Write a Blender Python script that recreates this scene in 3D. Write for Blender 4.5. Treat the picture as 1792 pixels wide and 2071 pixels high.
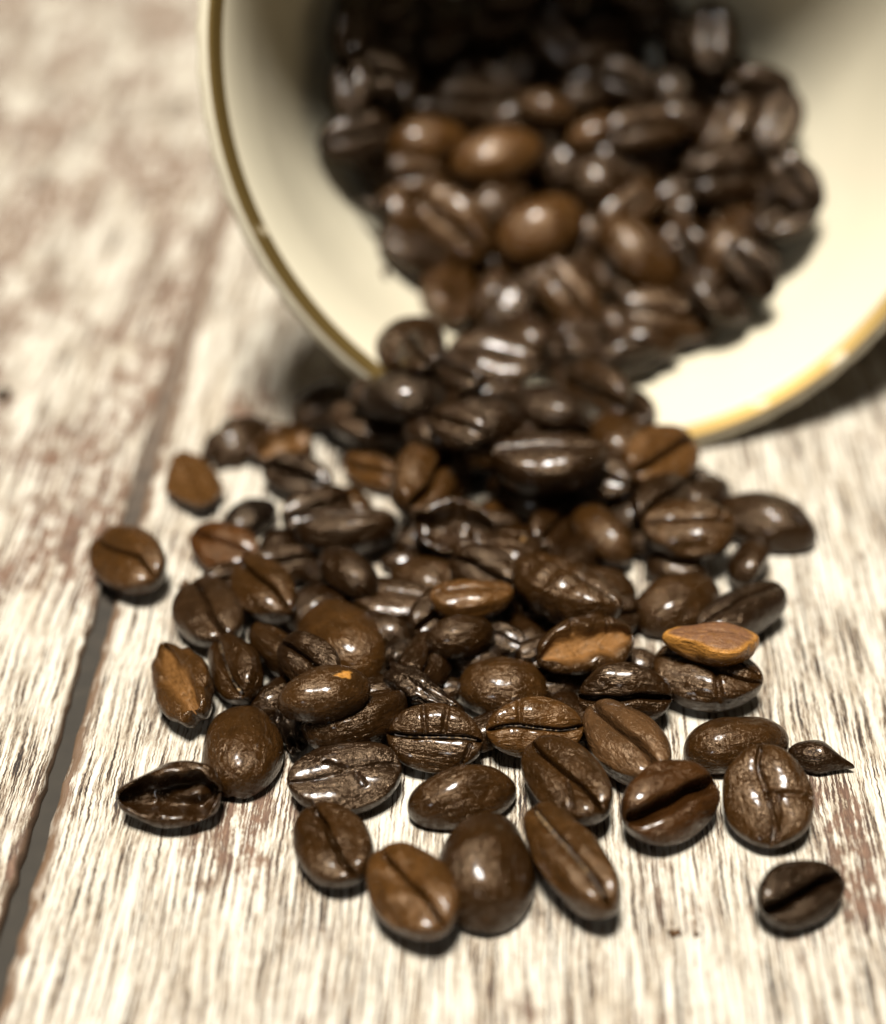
import bpy, math
import numpy as np
from mathutils import Vector, Matrix, Quaternion

MM = 0.001
scene = bpy.context.scene
col = scene.collection
for o in list(bpy.data.objects):
    bpy.data.objects.remove(o)

# ------------------------------------------------------------------ camera
cam_data = bpy.data.cameras.new('camera')
cam = bpy.data.objects.new('camera', cam_data)
col.objects.link(cam)
cam.location = (0, 0, 131.99 * MM)
cam.rotation_euler = (math.radians(90 - 38), 0, 0)
cam_data.sensor_fit = 'VERTICAL'
cam_data.sensor_height = 24
cam_data.sensor_width = 24
cam_data.lens = 24 * 3391.85 / 2071
cam_data.clip_start = 0.005
cam_data.clip_end = 20
cam_data.dof.use_dof = True
cam_data.dof.focus_distance = 178.0 * MM
cam_data.dof.aperture_fstop = 5.6
cam_data.dof.aperture_blades = 0
scene.camera = cam

# ------------------------------------------------------------------ light
world = bpy.data.worlds.new('World')
scene.world = world
world.use_nodes = True
bg = world.node_tree.nodes['Background']
bg.inputs['Color'].default_value = (1.0, 0.84, 0.62, 1)
bg.inputs['Strength'].default_value = 0.03

def area_lamp(name, target, az, el, dist, sx, sy, power, colour):
    """az: degrees clockwise from straight towards the viewer's side (-y) seen from above"""
    ld = bpy.data.lights.new(name, 'AREA')
    ld.shape = 'RECTANGLE'
    ld.size, ld.size_y = sx, sy
    ld.energy = power
    ld.color = colour
    lo = bpy.data.objects.new(name, ld)
    col.objects.link(lo)
    a, e = math.radians(az), math.radians(el)
    d = Vector((-math.sin(a) * math.cos(e), -math.cos(a) * math.cos(e), math.sin(e)))
    lo.location = Vector(target) + d * dist
    lo.rotation_euler = d.to_track_quat('Z', 'Y').to_euler()
    return lo

TARGET = (0.0, 0.15, 0.0)
area_lamp('overhead_window_light', (0.02, 0.235, 0.03), 28, 80, 1.60, 0.36, 0.36, 84.0, (1.0, 0.975, 0.93))
area_lamp('front_window_light', TARGET, 18, 30, 0.90, 0.06, 0.09, 0.62, (0.95, 0.97, 1.0))

scene.view_settings.view_transform = 'Standard'
scene.view_settings.look = 'None'
scene.view_settings.exposure = 0.0
scene.view_settings.gamma = 1.0
scene.view_settings.use_curve_mapping = False

# ------------------------------------------------------------------ helpers
def link_mesh(name, verts, faces, mat, parent=None, smooth=True):
    me = bpy.data.meshes.new(name)
    me.from_pydata([tuple(v) for v in verts], [], faces)
    me.materials.append(mat)
    if smooth:
        me.polygons.foreach_set('use_smooth', [True] * len(me.polygons))
    me.update()
    o = bpy.data.objects.new(name, me)
    col.objects.link(o)
    if parent:
        o.parent = parent
    return o

class NT:
    """tiny node-graph writer"""
    def __init__(self, name):
        self.m = bpy.data.materials.new(name)
        self.m.use_nodes = True
        self.t = self.m.node_tree
        self.b = self.t.nodes['Principled BSDF']
    def n(self, kind, **kw):
        nd = self.t.nodes.new(kind)
        for k, v in kw.items():
            setattr(nd, k, v)
        return nd
    def put(self, sock, v):
        if isinstance(v, bpy.types.NodeSocket):
            self.t.links.new(v, sock)
        else:
            sock.default_value = v
    def math(self, op, a, b=0.0, c=0.0, clamp=False):
        nd = self.n('ShaderNodeMath', operation=op, use_clamp=clamp)
        self.put(nd.inputs[0], a); self.put(nd.inputs[1], b); self.put(nd.inputs[2], c)
        return nd.outputs[0]
    def vmath(self, op, a, b=(0, 0, 0)):
        nd = self.n('ShaderNodeVectorMath', operation=op)
        self.put(nd.inputs[0], a); self.put(nd.inputs[1], b)
        return nd.outputs[0]
    def noise(self, vec, scale, detail=3.0, rough=0.55, dist=0.0, out='Fac'):
        nd = self.n('ShaderNodeTexNoise')
        self.put(nd.inputs['Vector'], vec)
        nd.inputs['Scale'].default_value = scale
        nd.inputs['Detail'].default_value = detail
        nd.inputs['Roughness'].default_value = rough
        nd.inputs['Distortion'].default_value = dist
        return nd.outputs[out]
    def smooth(self, v, lo, hi, a=0.0, b=1.0):
        nd = self.n('ShaderNodeMapRange', interpolation_type='SMOOTHSTEP')
        self.put(nd.inputs['Value'], v)
        nd.inputs['From Min'].default_value = lo; nd.inputs['From Max'].default_value = hi
        nd.inputs['To Min'].default_value = a; nd.inputs['To Max'].default_value = b
        return nd.outputs[0]
    def mix(self, f, a, b, blend='MIX'):
        nd = self.n('ShaderNodeMix', data_type='RGBA', blend_type=blend)
        self.put(nd.inputs[0], f); self.put(nd.inputs[6], a); self.put(nd.inputs[7], b)
        return nd.outputs[2]
    def bump(self, height, strength, distance, normal=None):
        nd = self.n('ShaderNodeBump')
        nd.inputs['Strength'].default_value = strength
        nd.inputs['Distance'].default_value = distance
        self.put(nd.inputs['Height'], height)
        if normal is not None:
            self.put(nd.inputs['Normal'], normal)
        return nd.outputs[0]

# ------------------------------------------------------------------ materials
def wood_material(name, seed, worn_at=0.51):
    g = NT(name)
    tc = g.n('ShaderNodeTexCoord').outputs['Object']
    p = g.vmath('SCALE', tc); p.node.inputs['Scale'].default_value = 1000.0      # millimetres
    p = g.vmath('ADD', p, (seed * 37.3, seed * 91.7, 0))
    def st(v, sx, sy):
        return g.vmath('MULTIPLY', v, (sx, sy, 1.0))
    # the grain wanders from side to side
    wob = g.noise(st(p, 0.10, 0.045), 1.0, 2.0)
    wob2 = g.noise(st(p, 0.5, 0.16), 1.0, 2.0)
    sx = g.math('ADD', g.math('MULTIPLY', g.math('SUBTRACT', wob, 0.5), 1.6), g.math('MULTIPLY', g.math('SUBTRACT', wob2, 0.5), 0.30))
    jit = g.noise(st(p, 1.3, 1.5), 1.0, 2.0)
    sx = g.math('ADD', sx, g.math('MULTIPLY', g.math('SUBTRACT', jit, 0.5), 0.36))
    cmb = g.n('ShaderNodeCombineXYZ'); g.put(cmb.inputs[0], sx)
    q = g.vmath('ADD', p, cmb.outputs[0])
    n1 = g.noise(st(q, 3.4, 0.08), 1.0, 4.0, 0.60)             # streaks about 0.8 mm wide
    n2 = g.noise(st(q, 8.5, 0.55), 1.0, 3.0, 0.6)               # finer fibres
    n3 = g.noise(st(q, 0.30, 0.035), 1.0, 2.0, 0.5)             # broad bands
    patch = g.noise(st(p, 0.075, 0.040), 1.0, 3.0, 0.6, 0.3)     # places where the whitewash is worn off
    fleck = g.noise(st(p, 0.55, 0.30), 1.0, 3.0, 0.65)
    speck = g.noise(p, 5.5, 2.0, 0.6)
    v = g.math('ADD', g.math('MULTIPLY', n1, 0.62), g.math('MULTIPLY', n2, 0.26))
    v = g.math('ADD', v, g.math('MULTIPLY', n3, 0.16))
    worn = g.smooth(patch, worn_at, worn_at + 0.16)
    wornf = g.math('MULTIPLY', worn, g.smooth(g.math('ADD', g.math('MULTIPLY', fleck, 0.6), g.math('MULTIPLY', g.math('SUBTRACT', 1.0, n1), 0.4)), 0.42, 0.58))
    v2 = g.math('SUBTRACT', v, g.math('MULTIPLY', wornf, 0.11))
    v2 = g.math('ADD', v2, g.math('MULTIPLY', g.math('SUBTRACT', speck, 0.5), 0.05))
    ramp = g.n('ShaderNodeValToRGB')
    cr = ramp.color_ramp
    cr.interpolation = 'EASE'
    stops = [(0.432, (0.013, 0.008, 0.005)), (0.456, (0.055, 0.032, 0.018)), (0.478, (0.155, 0.110, 0.070)), (0.503, (0.300, 0.250, 0.182)), (0.558, (0.455, 0.418, 0.343))]
    cr.elements[0].position, cr.elements[0].color = stops[0][0], (*stops[0][1], 1)
    cr.elements[1].position, cr.elements[1].color = stops[-1][0], (*stops[-1][1], 1)
    for pos, c in stops[1:-1]:
        e = cr.elements.new(pos); e.color = (*c, 1)
    g.put(ramp.inputs[0], v2)
    c = ramp.outputs[0]
    tan = g.mix(g.smooth(n2, 0.3, 0.7), (0.088, 0.042, 0.024, 1), (0.190, 0.108, 0.063, 1))
    c = g.mix(g.math('MULTIPLY', wornf, 0.85), c, tan)
    yel = g.noise(st(p, 0.25, 0.06), 1.0, 2.0)
    c = g.mix(g.smooth(yel, 0.5, 0.75, 0.0, 0.35), c, (0.55, 0.42, 0.25, 1), 'MULTIPLY')
    # the worn bevel along the plank edges is bare brown wood
    at = g.n('ShaderNodeAttribute', attribute_name='edge')
    en = g.math('MULTIPLY', at.outputs['Fac'], g.smooth(g.noise(st(p, 0.8, 0.25), 1.0, 3.0), 0.30, 0.62, 0.6, 1.6), clamp=True)
    c = g.mix(en, c, (0.115, 0.070, 0.040, 1))
    g.put(g.b.inputs['Base Color'], c)
    g.put(g.b.inputs['Roughness'], g.smooth(v2, 0.40, 0.58, 0.62, 0.42))
    g.b.inputs['Specular IOR Level'].default_value = 0.45
    h = g.math('ADD', g.smooth(v2, 0.38, 0.56), g.math('MULTIPLY', n2, 0.35))
    h = g.math('ADD', h, g.math('MULTIPLY', speck, 0.12))
    g.put(g.b.inputs['Normal'], g.bump(h, 0.4, 0.00014))
    return g.m

def bean_material():
    g = NT('roasted_bean')
    tc = g.n('ShaderNodeTexCoord').outputs['Object']
    oi = g.n('ShaderNodeObjectInfo')
    p = g.vmath('SCALE', tc); p.node.inputs['Scale'].default_value = 1000.0
    off = g.vmath('SCALE', (37.0, 71.0, 13.0)); g.put(off.node.inputs['Scale'], oi.outputs['Random'])
    p = g.vmath('ADD', p, off)
    big = g.noise(p, 0.38, 4.0, 0.6, 0.6)
    mid = g.noise(p, 1.6, 4.0, 0.65)
    fine = g.noise(p, 7.0, 3.0, 0.6)
    base = oi.outputs['Color']
    f = g.math('ADD', g.smooth(big, 0.30, 0.72, 0.75, 1.25), g.math('MULTIPLY', g.math('SUBTRACT', mid, 0.5), 0.9))
    f = g.math('MAXIMUM', f, 0.25)
    sc = g.vmath('SCALE', base); g.put(sc.node.inputs['Scale'], f)
    c = g.mix(g.smooth(mid, 0.60, 0.75, 0.0, 0.30), sc, (0.016, 0.009, 0.006, 1))
    tint = g.n('ShaderNodeAttribute', attribute_name='tint')
    tf = g.math('MULTIPLY', tint.outputs['Alpha'], g.smooth(mid, 0.25, 0.60, 0.45, 1.05), clamp=True)
    tcv = g.vmath('SCALE', tint.outputs['Color']); g.put(tcv.node.inputs['Scale'], g.smooth(fine, 0.3, 0.7, 0.65, 1.25))
    c = g.mix(tf, c, tcv)
    g.put(g.b.inputs['Base Color'], c)
    r = g.math('ADD', g.smooth(big, 0.3, 0.7, 0.15, 0.27), g.math('MULTIPLY', g.math('SUBTRACT', mid, 0.5), 0.30))
    r = g.math('ADD', r, g.math('MULTIPLY', tf, 0.30))
    g.put(g.b.inputs['Roughness'], r)
    g.b.inputs['Specular IOR Level'].default_value = 0.32
    g.b.inputs['Specular Tint'].default_value = (1.0, 0.70, 0.44, 1)
    g.put(g.b.inputs['Coat Weight'], g.math('MULTIPLY', g.smooth(mid, 0.42, 0.60, 0.02, 0.50), g.math('SUBTRACT', 1.0, tf)))
    g.b.inputs['Coat Roughness'].default_value = 0.12
    # fine skin: shallow wrinkles running mostly along the bean plus tiny pits
    lw = g.noise(g.vmath('MULTIPLY', p, (0.55, 1.7, 1.7)), 1.0, 3.0, 0.6, 0.8)
    n0 = g.bump(mid, 0.5, 0.00030)
    n1 = g.bump(lw, 0.8, 0.00036, n0)
    n2 = g.bump(fine, 0.4, 0.00004, n1)
    n3 = g.bump(g.noise(p, 16.0, 2.0), 0.2, 0.00001, n2)
    g.put(g.b.inputs['Normal'], n3)
    return g.m

def skin_material():
    g = NT('silver_skin')
    tc = g.n('ShaderNodeTexCoord').outputs['Object']
    p = g.vmath('SCALE', tc); p.node.inputs['Scale'].default_value = 1000.0
    n = g.noise(p, 2.2, 4.0, 0.65)
    c = g.mix(g.smooth(n, 0.46, 0.68), (0.022, 0.013, 0.008, 1), (0.32, 0.20, 0.085, 1))
    g.put(g.b.inputs['Base Color'], c)
    g.b.inputs['Roughness'].default_value = 0.55
    g.put(g.b.inputs['Normal'], g.bump(n, 0.8, 0.0003))
    return g.m

def porcelain_material():
    g = NT('cream_porcelain')
    tc = g.n('ShaderNodeTexCoord').outputs['Object']
    n = g.noise(tc, 25.0, 3.0)
    c = g.mix(n, (0.475, 0.42, 0.300, 1), (0.50, 0.45, 0.335, 1))
    g.put(g.b.inputs['Base Color'], c)
    g.b.inputs['Roughness'].default_value = 0.22
    g.b.inputs['Specular IOR Level'].default_value = 0.5
    return g.m

def gold_material():
    g = NT('worn_gold')
    tc = g.n('ShaderNodeTexCoord').outputs['Object']
    n = g.noise(tc, 160.0, 4.0, 0.65)
    w = g.smooth(n, 0.60, 0.70)
    c = g.mix(w, (0.150, 0.096, 0.026, 1), (0.40, 0.34, 0.23, 1))
    g.put(g.b.inputs['Base Color'], c)
    g.put(g.b.inputs['Metallic'], g.math('SUBTRACT', 0.75, g.math('MULTIPLY', w, 0.7)))
    g.b.inputs['Roughness'].default_value = 0.5
    return g.m

def plain_material(name, c, rough):
    g = NT(name)
    tc = g.n('ShaderNodeTexCoord').outputs['Object']
    n = g.noise(tc, 300.0, 4.0)
    g.put(g.b.inputs['Base Color'], g.mix(n, tuple(v * 0.75 for v in c) + (1,), tuple(v * 1.25 for v in c) + (1,)))
    g.b.inputs['Roughness'].default_value = rough
    return g.m

BEAN = bean_material()
SKIN = skin_material()
PORC = porcelain_material()
GOLD = gold_material()
def gap_material():
    # dark near the front, paler further back
    g = NT('plank_gap')
    tc = g.n('ShaderNodeTexCoord').outputs['Object']
    n = g.noise(tc, 400.0, 4.0)
    sp = g.n('ShaderNodeSeparateXYZ'); g.put(sp.inputs[0], tc)
    f = g.smooth(g.math('ADD', sp.outputs[1], g.math('MULTIPLY', g.math('SUBTRACT', n, 0.5), 0.05)), 0.0, 0.10)
    g.put(g.b.inputs['Base Color'], g.mix(f, g.mix(n, (0.014, 0.011, 0.007, 1), (0.028, 0.022, 0.014, 1)), g.mix(n, (0.085, 0.058, 0.038, 1), (0.15, 0.105, 0.07, 1))))
    g.b.inputs['Roughness'].default_value = 0.95
    return g.m
GROOVE = gap_material()

# ------------------------------------------------------------------ table of whitewashed planks
table = bpy.data.objects.new('table', None)
col.objects.link(table)
table['kind'] = 'structure'
table['label'] = 'whitewashed brown wooden table top with one dark plank gap'
table.location = (-41.0 * MM, 136.8 * MM, 0)
table.rotation_euler = (0, 0, math.radians(-2.02))
UY = [(-260, -1.8), (-30, -1.7), (15, -1.2), (50, -0.5), (90, -0.25), (520, -0.2)]
link_mesh('underlay', [(x * MM, y * MM, z * MM) for y, z in UY for x in (-300, 420)], [(2 * k, 2 * k + 1, 2 * k + 3, 2 * k + 2) for k in range(len(UY) - 1)], GROOVE, table)

def plank(x0, x1, seed, mat):
    rng = np.random.default_rng(seed)
    rows = 420
    ys = np.linspace(-250, 510, rows)
    def jag(a, b):
        s = np.zeros(rows)
        for k in range(26):
            s += rng.normal() * np.sin(ys * rng.uniform(0.08, 2.6) + rng.uniform(0, 6.28)) * rng.uniform(0.3, 1)
        return s / 3.0 * a + b
    eL, eR = jag(0.16, x0), jag(0.16, x1)
    wL, wR = np.abs(jag(0.22, 0.75)) + 0.15, np.abs(jag(0.10, 0.22)) + 0.08
    cols_, edge = [], []
    def add(x, z, e):
        cols_.append((x, z)); edge.append(e)
    add(eL, np.full(rows, -6.0), 1); add(eL, np.full(rows, -1.5), 1); add(eL + wL * 0.35, np.full(rows, -0.42), 1); add(eL + wL, np.full(rows, -0.08), 0.8); add(eL + wL * 1.9, np.zeros(rows), 0)
    for f in np.linspace(0.05, 0.95, 6):
        add(np.full(rows, x0 + (x1 - x0) * f), np.zeros(rows), 0)
    add(eR - wR * 2.0, np.zeros(rows), 0); add(eR - wR, np.full(rows, -0.05), 0.2); add(eR - wR * 0.3, np.full(rows, -0.35), 0.6); add(eR, np.full(rows, -1.2), 1); add(eR, np.full(rows, -6.0), 1)
    nc = len(cols_)
    V = [(cols_[j][0][i] * MM, ys[i] * MM, cols_[j][1][i] * MM) for i in range(rows) for j in range(nc)]
    Fc = [(i * nc + j, i * nc + j + 1, (i + 1) * nc + j + 1, (i + 1) * nc + j) for i in range(rows - 1) for j in range(nc - 1)]
    o = link_mesh('plank', V, Fc, mat, table)
    at = o.data.attributes.new('edge', 'FLOAT', 'POINT')
    at.data.foreach_set('value', np.tile(np.array(edge, np.float32), rows))
    return o

plank(-140.0, -0.95, 3, wood_material('whitewashed_wood_left', 1.0, 0.42))
plank(0.9, 150.0, 5, wood_material('whitewashed_wood_right', 2.0, 0.545))
plank(152.5, 300.0, 7, wood_material('whitewashed_wood_far', 3.0))
plank(-290.0, -142.5, 9, wood_material('whitewashed_wood_edge', 4.0))

# ------------------------------------------------------------------ cup lying on its side
R = 50.43
CN = Vector((0.154791, -0.886912, 0.435231)).normalized()     # the way the mouth faces
cup = bpy.data.objects.new('cup', None)
col.objects.link(cup)
cup['label'] = 'cream porcelain cup with worn gold rim lying on its side'
cup['category'] = 'cup'
zq = (-CN).to_track_quat('Z', 'Y')
cup.rotation_mode = 'QUATERNION'
cup.rotation_quaternion = zq
cup.location = Vector((21.624, 201.979, 47.307)) * MM          # centre of the mouth; local z runs into the cup

def spline(pts, n):
    pts = np.array(pts, float)
    out = []
    P = np.vstack([2 * pts[0] - pts[1], pts, 2 * pts[-1] - pts[-2]])
    for i in range(1, len(P) - 2):
        for t in np.linspace(0, 1, n, endpoint=False):
            a, b, c, d = P[i - 1], P[i], P[i + 1], P[i + 2]
            out.append(0.5 * ((2 * b) + (c - a) * t + (2 * a - 5 * b + 4 * c - d) * t * t + (3 * b - a - 3 * c + d) * t ** 3))
    out.append(pts[-1])
    return np.array(out)

def revolve(name, prof, mat, seg=192, relief=0.0, rel_range=(0, 0)):
    V, Fc = [], []
    n = len(prof)
    for k in range(seg):
        a = 2 * math.pi * k / seg
        for (s, r) in prof:
            rr = r
            if relief and rel_range[0] <= s <= rel_range[1] and r > R + 0.6:
                rr += relief * math.sin(a * 64)
            V.append((rr * math.cos(a) * MM, rr * math.sin(a) * MM, s * MM))
    for k in range(seg):
        k2 = (k + 1) % seg
        for j in range(n - 1):
            Fc.append((k * n + j, k2 * n + j, k2 * n + j + 1, k * n + j + 1))
    return link_mesh(name, V, Fc, mat, cup)

inner = [(50.8, 0.05), (49.8, 8.9), (47.3, 16.8), (42.4, 25.1), (35.5, 31.5), (27.6, 36.7), (19.7, 40.4), (13.8, 42.7), (7.9, 44.9), (4.2, 46.7), (1.9, 48.2), (0.55, 49.5)]
lip = [(0.0, 50.35), (0.05, 51.1), (0.55, 51.75), (1.3, 52.1), (2.3, 51.5)]
outer = [(4.5, 49.4), (8.0, 47.4), (14, 44.6), (20, 42.1), (28, 38.4), (36, 33.6), (43.5, 27.5), (49.5, 20.0), (52.5, 12.0), (53.2, 0.05)]
revolve('bowl', spline(inner + lip + outer, 6), PORC, 192, 0.13, (0.4, 2.6))
revolve('gold_rim', spline([(1.0, 48.98), (0.70, 49.28), (0.40, 49.58), (-0.08, 50.25), (-0.12, 50.60), (-0.08, 50.85)], 5), GOLD)
revolve('foot_ring', spline([(50.0, 23.6), (54.0, 24.2), (56.0, 23.9), (56.4, 23.0), (55.6, 22.0), (52.0, 20.8), (49.5, 19.8)], 5), PORC)

# ------------------------------------------------------------------ coffee beans
def sstep(a, b, x):
    t = np.clip((x - a) / (b - a), 0, 1)
    return t * t * (3 - 2 * t)

def wave_noise(rng, P, n, f0, f1):
    s = np.zeros(len(P))
    for _ in range(n):
        k = rng.normal(size=3); k /= np.linalg.norm(k); k *= rng.uniform(f0, f1)
        s += np.sin(P @ k + rng.uniform(0, 6.28))
    return s / math.sqrt(n)

def seg_dist(X, Y, c):
    x0, y0, x1, y1 = c
    dx, dy = x1 - x0, y1 - y0
    t = np.clip(((X - x0) * dx + (Y - y0) * dy) / (dx * dx + dy * dy + 1e-9), 0, 1)
    return np.hypot(X - x0 - t * dx, Y - y0 - t * dy)

INSIDE = (0.145, 0.064, 0.017)
def bean_mesh(L, w, hf, hd, o, seed, nu, nv):
    rng = np.random.default_rng(seed)
    u = np.linspace(0, math.pi, nu + 1)[1:-1]
    ph = np.linspace(0, 2 * math.pi, nv, endpoint=False)
    ph = ph - 0.42 * np.sin(ph) * 0.9                      # more rows near the crease
    U, PH = np.meshgrid(u, ph, indexing='ij')
    px, py, pz = np.cos(U).ravel(), (np.sin(U) * np.sin(PH)).ravel(), (np.sin(U) * np.cos(PH)).ravel()
    px = np.r_[px, 1, -1]; py = np.r_[py, 0, 0]; pz = np.r_[pz, 0, 0]
    P = np.stack([px, py, pz], 1)
    ang = np.arctan2(py, px)
    jag = o.get('jag', 0.0)
    jf = np.ones(len(P))
    if jag:
        for k in (3, 4, 5, 7, 9, 12):
            jf += jag * rng.normal() * np.sin(k * ang + rng.uniform(0, 6.28)) * 1.6 / k ** 0.6 * np.sqrt(np.clip(px ** 2 + py ** 2, 0, 1))
    lump = o.get('lump', 0.021)
    ln = wave_noise(rng, P, 9, 1.2, 3.2) * lump + wave_noise(rng, P, 12, 4, 9) * (lump * 0.30 + 0.0018)
    X = px * L / 2 * jf
    egg = rng.uniform(-0.07, 0.07)
    Y = py * w * L / 2 * (1 + egg * px) * jf
    up = pz > 0
    az_ = np.abs(pz)
    Z = np.where(up, hf * L * az_ ** 0.62, -hd * L * az_ ** 0.90)
    X += ln * L * px * 0.7; Y += ln * L * py; Z += ln * L * pz
    # crease
    gw, gd, gs, pw = o.get('gw', 0.08) * (1 if o.get('hol') else 0.72), o.get('gd', 0.09) * (1 if o.get('hol') else 1.5), o.get('gs', rng.choice([-1, 1]) * rng.uniform(0.03, 0.12)), o.get('p', 2)
    yc = gs * np.sin(px * math.pi * 0.9) + 0.015 * np.sin(px * 9 + rng.uniform(0, 6)) + o.get('gy', 0.0)
    d = py - yc
    m = sstep(0.02, 0.30, pz) * up
    hol = o.get('hol', 0)
    tint = np.zeros((len(P), 4), np.float32)
    if not hol:
        Z += m * L * 0.028 * np.clip(1 - ((np.abs(d) - 0.42) / 0.42) ** 2, -0.4, 1)
    wv = gw
    if hol:
        wv = gw * np.sqrt(np.clip(1 - (px * 1.06) ** 2, 0.004, 1)) * (1 + 0.14 * np.sin(px * 6 + rng.uniform(0, 6)) + 0.08 * np.sin(px * 13 + rng.uniform(0, 6)))
    G = np.exp(-np.abs(d / np.maximum(wv, 0.02)) ** pw) * m
    if not hol:
        G *= 1 - np.abs(px) ** 10
    else:
        G *= 1 + 0.16 * wave_noise(rng, P, 8, 4, 9)
    Z2 = Z - gd * L * G
    floor = -hd * L * 0.72 * np.clip(1 - px ** 2 - py ** 2, 0, 1) ** 0.5
    Z = np.where(up, np.maximum(Z2, floor), Z)
    if hol:
        ia = o.get('inter', 0.0)
        tint[:, :3] = INSIDE; tint[:, 3] = np.clip(G, 0, 1) * ia
    elif o.get('inter'):
        tint[:, :3] = INSIDE; tint[:, 3] = o['inter'] * sstep(-0.75, 0.2, pz)
        if o.get('or_'):
            tint[:, :3] = (0.28, 0.122, 0.022)
            top = sstep(0.35, 0.6, pz)[:, None]
            tint[:, :3] = tint[:, :3] * (1 - top) + np.array((0.10, 0.044, 0.020)) * top
            shade_mask = sstep(-0.1, 0.5, px * 0.8 - pz)  # painted shading: the orange is toned down on the right and lower side
            tint[:, 3] *= 1 - 0.75 * shade_mask
    for c in o.get('cr', []):
        dd = seg_dist(px, py - 0.02 * np.sin(px * 17), c)
        Z -= up * o.get('cd', 0.055) * L * np.exp(-(dd / 0.035) ** 2)
    wr = o.get('wr', 0.0)
    if wr:
        ws, wk = o.get('ws', 0), o.get('wk', 8)
        mask = sstep(0.1, 0.5, ws * px) if ws and not o.get('rip') else np.ones(len(P))
        if o.get('rip'):
            mask = sstep(-0.25, -0.7, py * np.sign(o.get('ripy', 1)))
            ph_ = wk * py * 2.2 + 0.8 * np.sin(px * 3) + ln / max(lump, .001) * 0.5
        else:
            ph_ = wk * px * 2.0 + 1.2 * wave_noise(rng, P, 6, 1, 3) + 2.0 * np.abs(d)
        wav = sstep(0.05,0.5,np.abs(pz)) * np.sin(ph_) * (0.6 + 0.4 * wave_noise(rng, P, 5, 1, 3)) * wr * L * mask
        X += wav * px * 0.6; Y += wav * py; Z += wav * pz * (1 - G)
    if o.get('fold'):
        dd = seg_dist(px, py, (-0.6, -0.85, 0.2, -0.75))
        Z += up * 0.06 * L * np.exp(-(dd / 0.12) ** 2)
    if o.get('spot'):
        sx, sy, sr, st = o['spot']
        q = np.hypot(px - sx, py - sy)
        qa = np.arctan2(py - sy, px - sx)
        q = q * (1 + 0.16 * np.sin(3 * qa + 1) + 0.10 * np.sin(5 * qa) + 0.08 * np.sin(9 * qa))
        k = sstep(sr, sr * 0.72, q) * (~up)
        tint[:, :3] = tint[:, :3] * (1 - k[:, None]) + np.array([(0.008, 0.007, 0.007), (0.22, 0.12, 0.042), (0.30, 0.130, 0.022)][st]) * k[:, None]
        tint[:, 3] = np.maximum(tint[:, 3], k)
    pt = o.get('point', 0.0)
    if pt:
        t = sstep(0.0, 1.0, px * np.sign(pt))
        Y *= 1 - abs(pt) * t; Z *= 1 - 0.8 * abs(pt) * t; X += np.sign(pt) * 0.10 * L * t * t * abs(pt)
    bend = o.get('bend', 0.0)
    Z += bend * L * (px ** 2 - 0.35)
    n1 = nu - 1
    Fc = [(i * nv + j, i * nv + (j + 1) % nv, (i + 1) * nv + (j + 1) % nv, (i + 1) * nv + j) for i in range(n1 - 1) for j in range(nv)]
    a, b = n1 * nv, n1 * nv + 1
    Fc += [(a, (j + 1) % nv, j) for j in range(nv)]
    Fc += [(b, (n1 - 1) * nv + j, (n1 - 1) * nv + (j + 1) % nv) for j in range(nv)]
    V = np.stack([X, Y, Z], 1) * MM
    me = bpy.data.meshes.new('bean')
    me.from_pydata(V.tolist(), [], Fc)
    me.polygons.foreach_set('use_smooth', [True] * len(me.polygons))
    at = me.attributes.new('tint', 'FLOAT_COLOR', 'POINT')
    at.data.foreach_set('color', tint.ravel())
    me.materials.append(BEAN)
    me.update()
    return me, (gs, gd, gw)

def skin_mesh(L, w, hf, g, seed, wide):
    """papery silver skin lying in the crease"""
    rng = np.random.default_rng(seed + 99)
    gs, gd, gw = g
    n = 40
    V, Fc = [], []
    for i, x in enumerate(np.linspace(-0.84, 0.84, n)):
        yc = gs * math.sin(x * math.pi * 0.9)
        prof = (1 - x * x) ** 0.31
        z = hf * prof - gd * (0.28 if wide > 1 else 0.42)
        hw = gw * (0.95 if wide > 1 else 0.72) * (0.75 + 0.35 * rng.random())
        for s in (-1, -0.33, 0.33, 1):
            V.append((x * L / 2 * MM, (yc + s * hw) * w * L / 2 * MM, (z + (0.02 if abs(s) < .5 else 0.0) + 0.008 * rng.normal()) * L * MM))
    for i in range(n - 1):
        for s in range(3):
            a = i * 4 + s
            Fc.append((a, a + 1, a + 5, a + 4))
    return V, Fc

def bean_colour(c, o):  # low c darkens; also puts shade into buried and shadowed beans
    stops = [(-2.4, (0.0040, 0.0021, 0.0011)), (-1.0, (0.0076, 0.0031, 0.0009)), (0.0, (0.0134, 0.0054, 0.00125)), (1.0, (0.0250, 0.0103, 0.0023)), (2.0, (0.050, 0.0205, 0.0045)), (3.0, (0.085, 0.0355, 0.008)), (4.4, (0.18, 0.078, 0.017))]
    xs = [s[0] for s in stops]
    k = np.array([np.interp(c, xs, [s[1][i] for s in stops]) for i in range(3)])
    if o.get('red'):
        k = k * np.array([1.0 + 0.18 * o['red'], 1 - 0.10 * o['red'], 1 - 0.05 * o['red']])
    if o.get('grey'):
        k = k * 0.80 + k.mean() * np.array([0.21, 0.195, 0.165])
    return k

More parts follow.
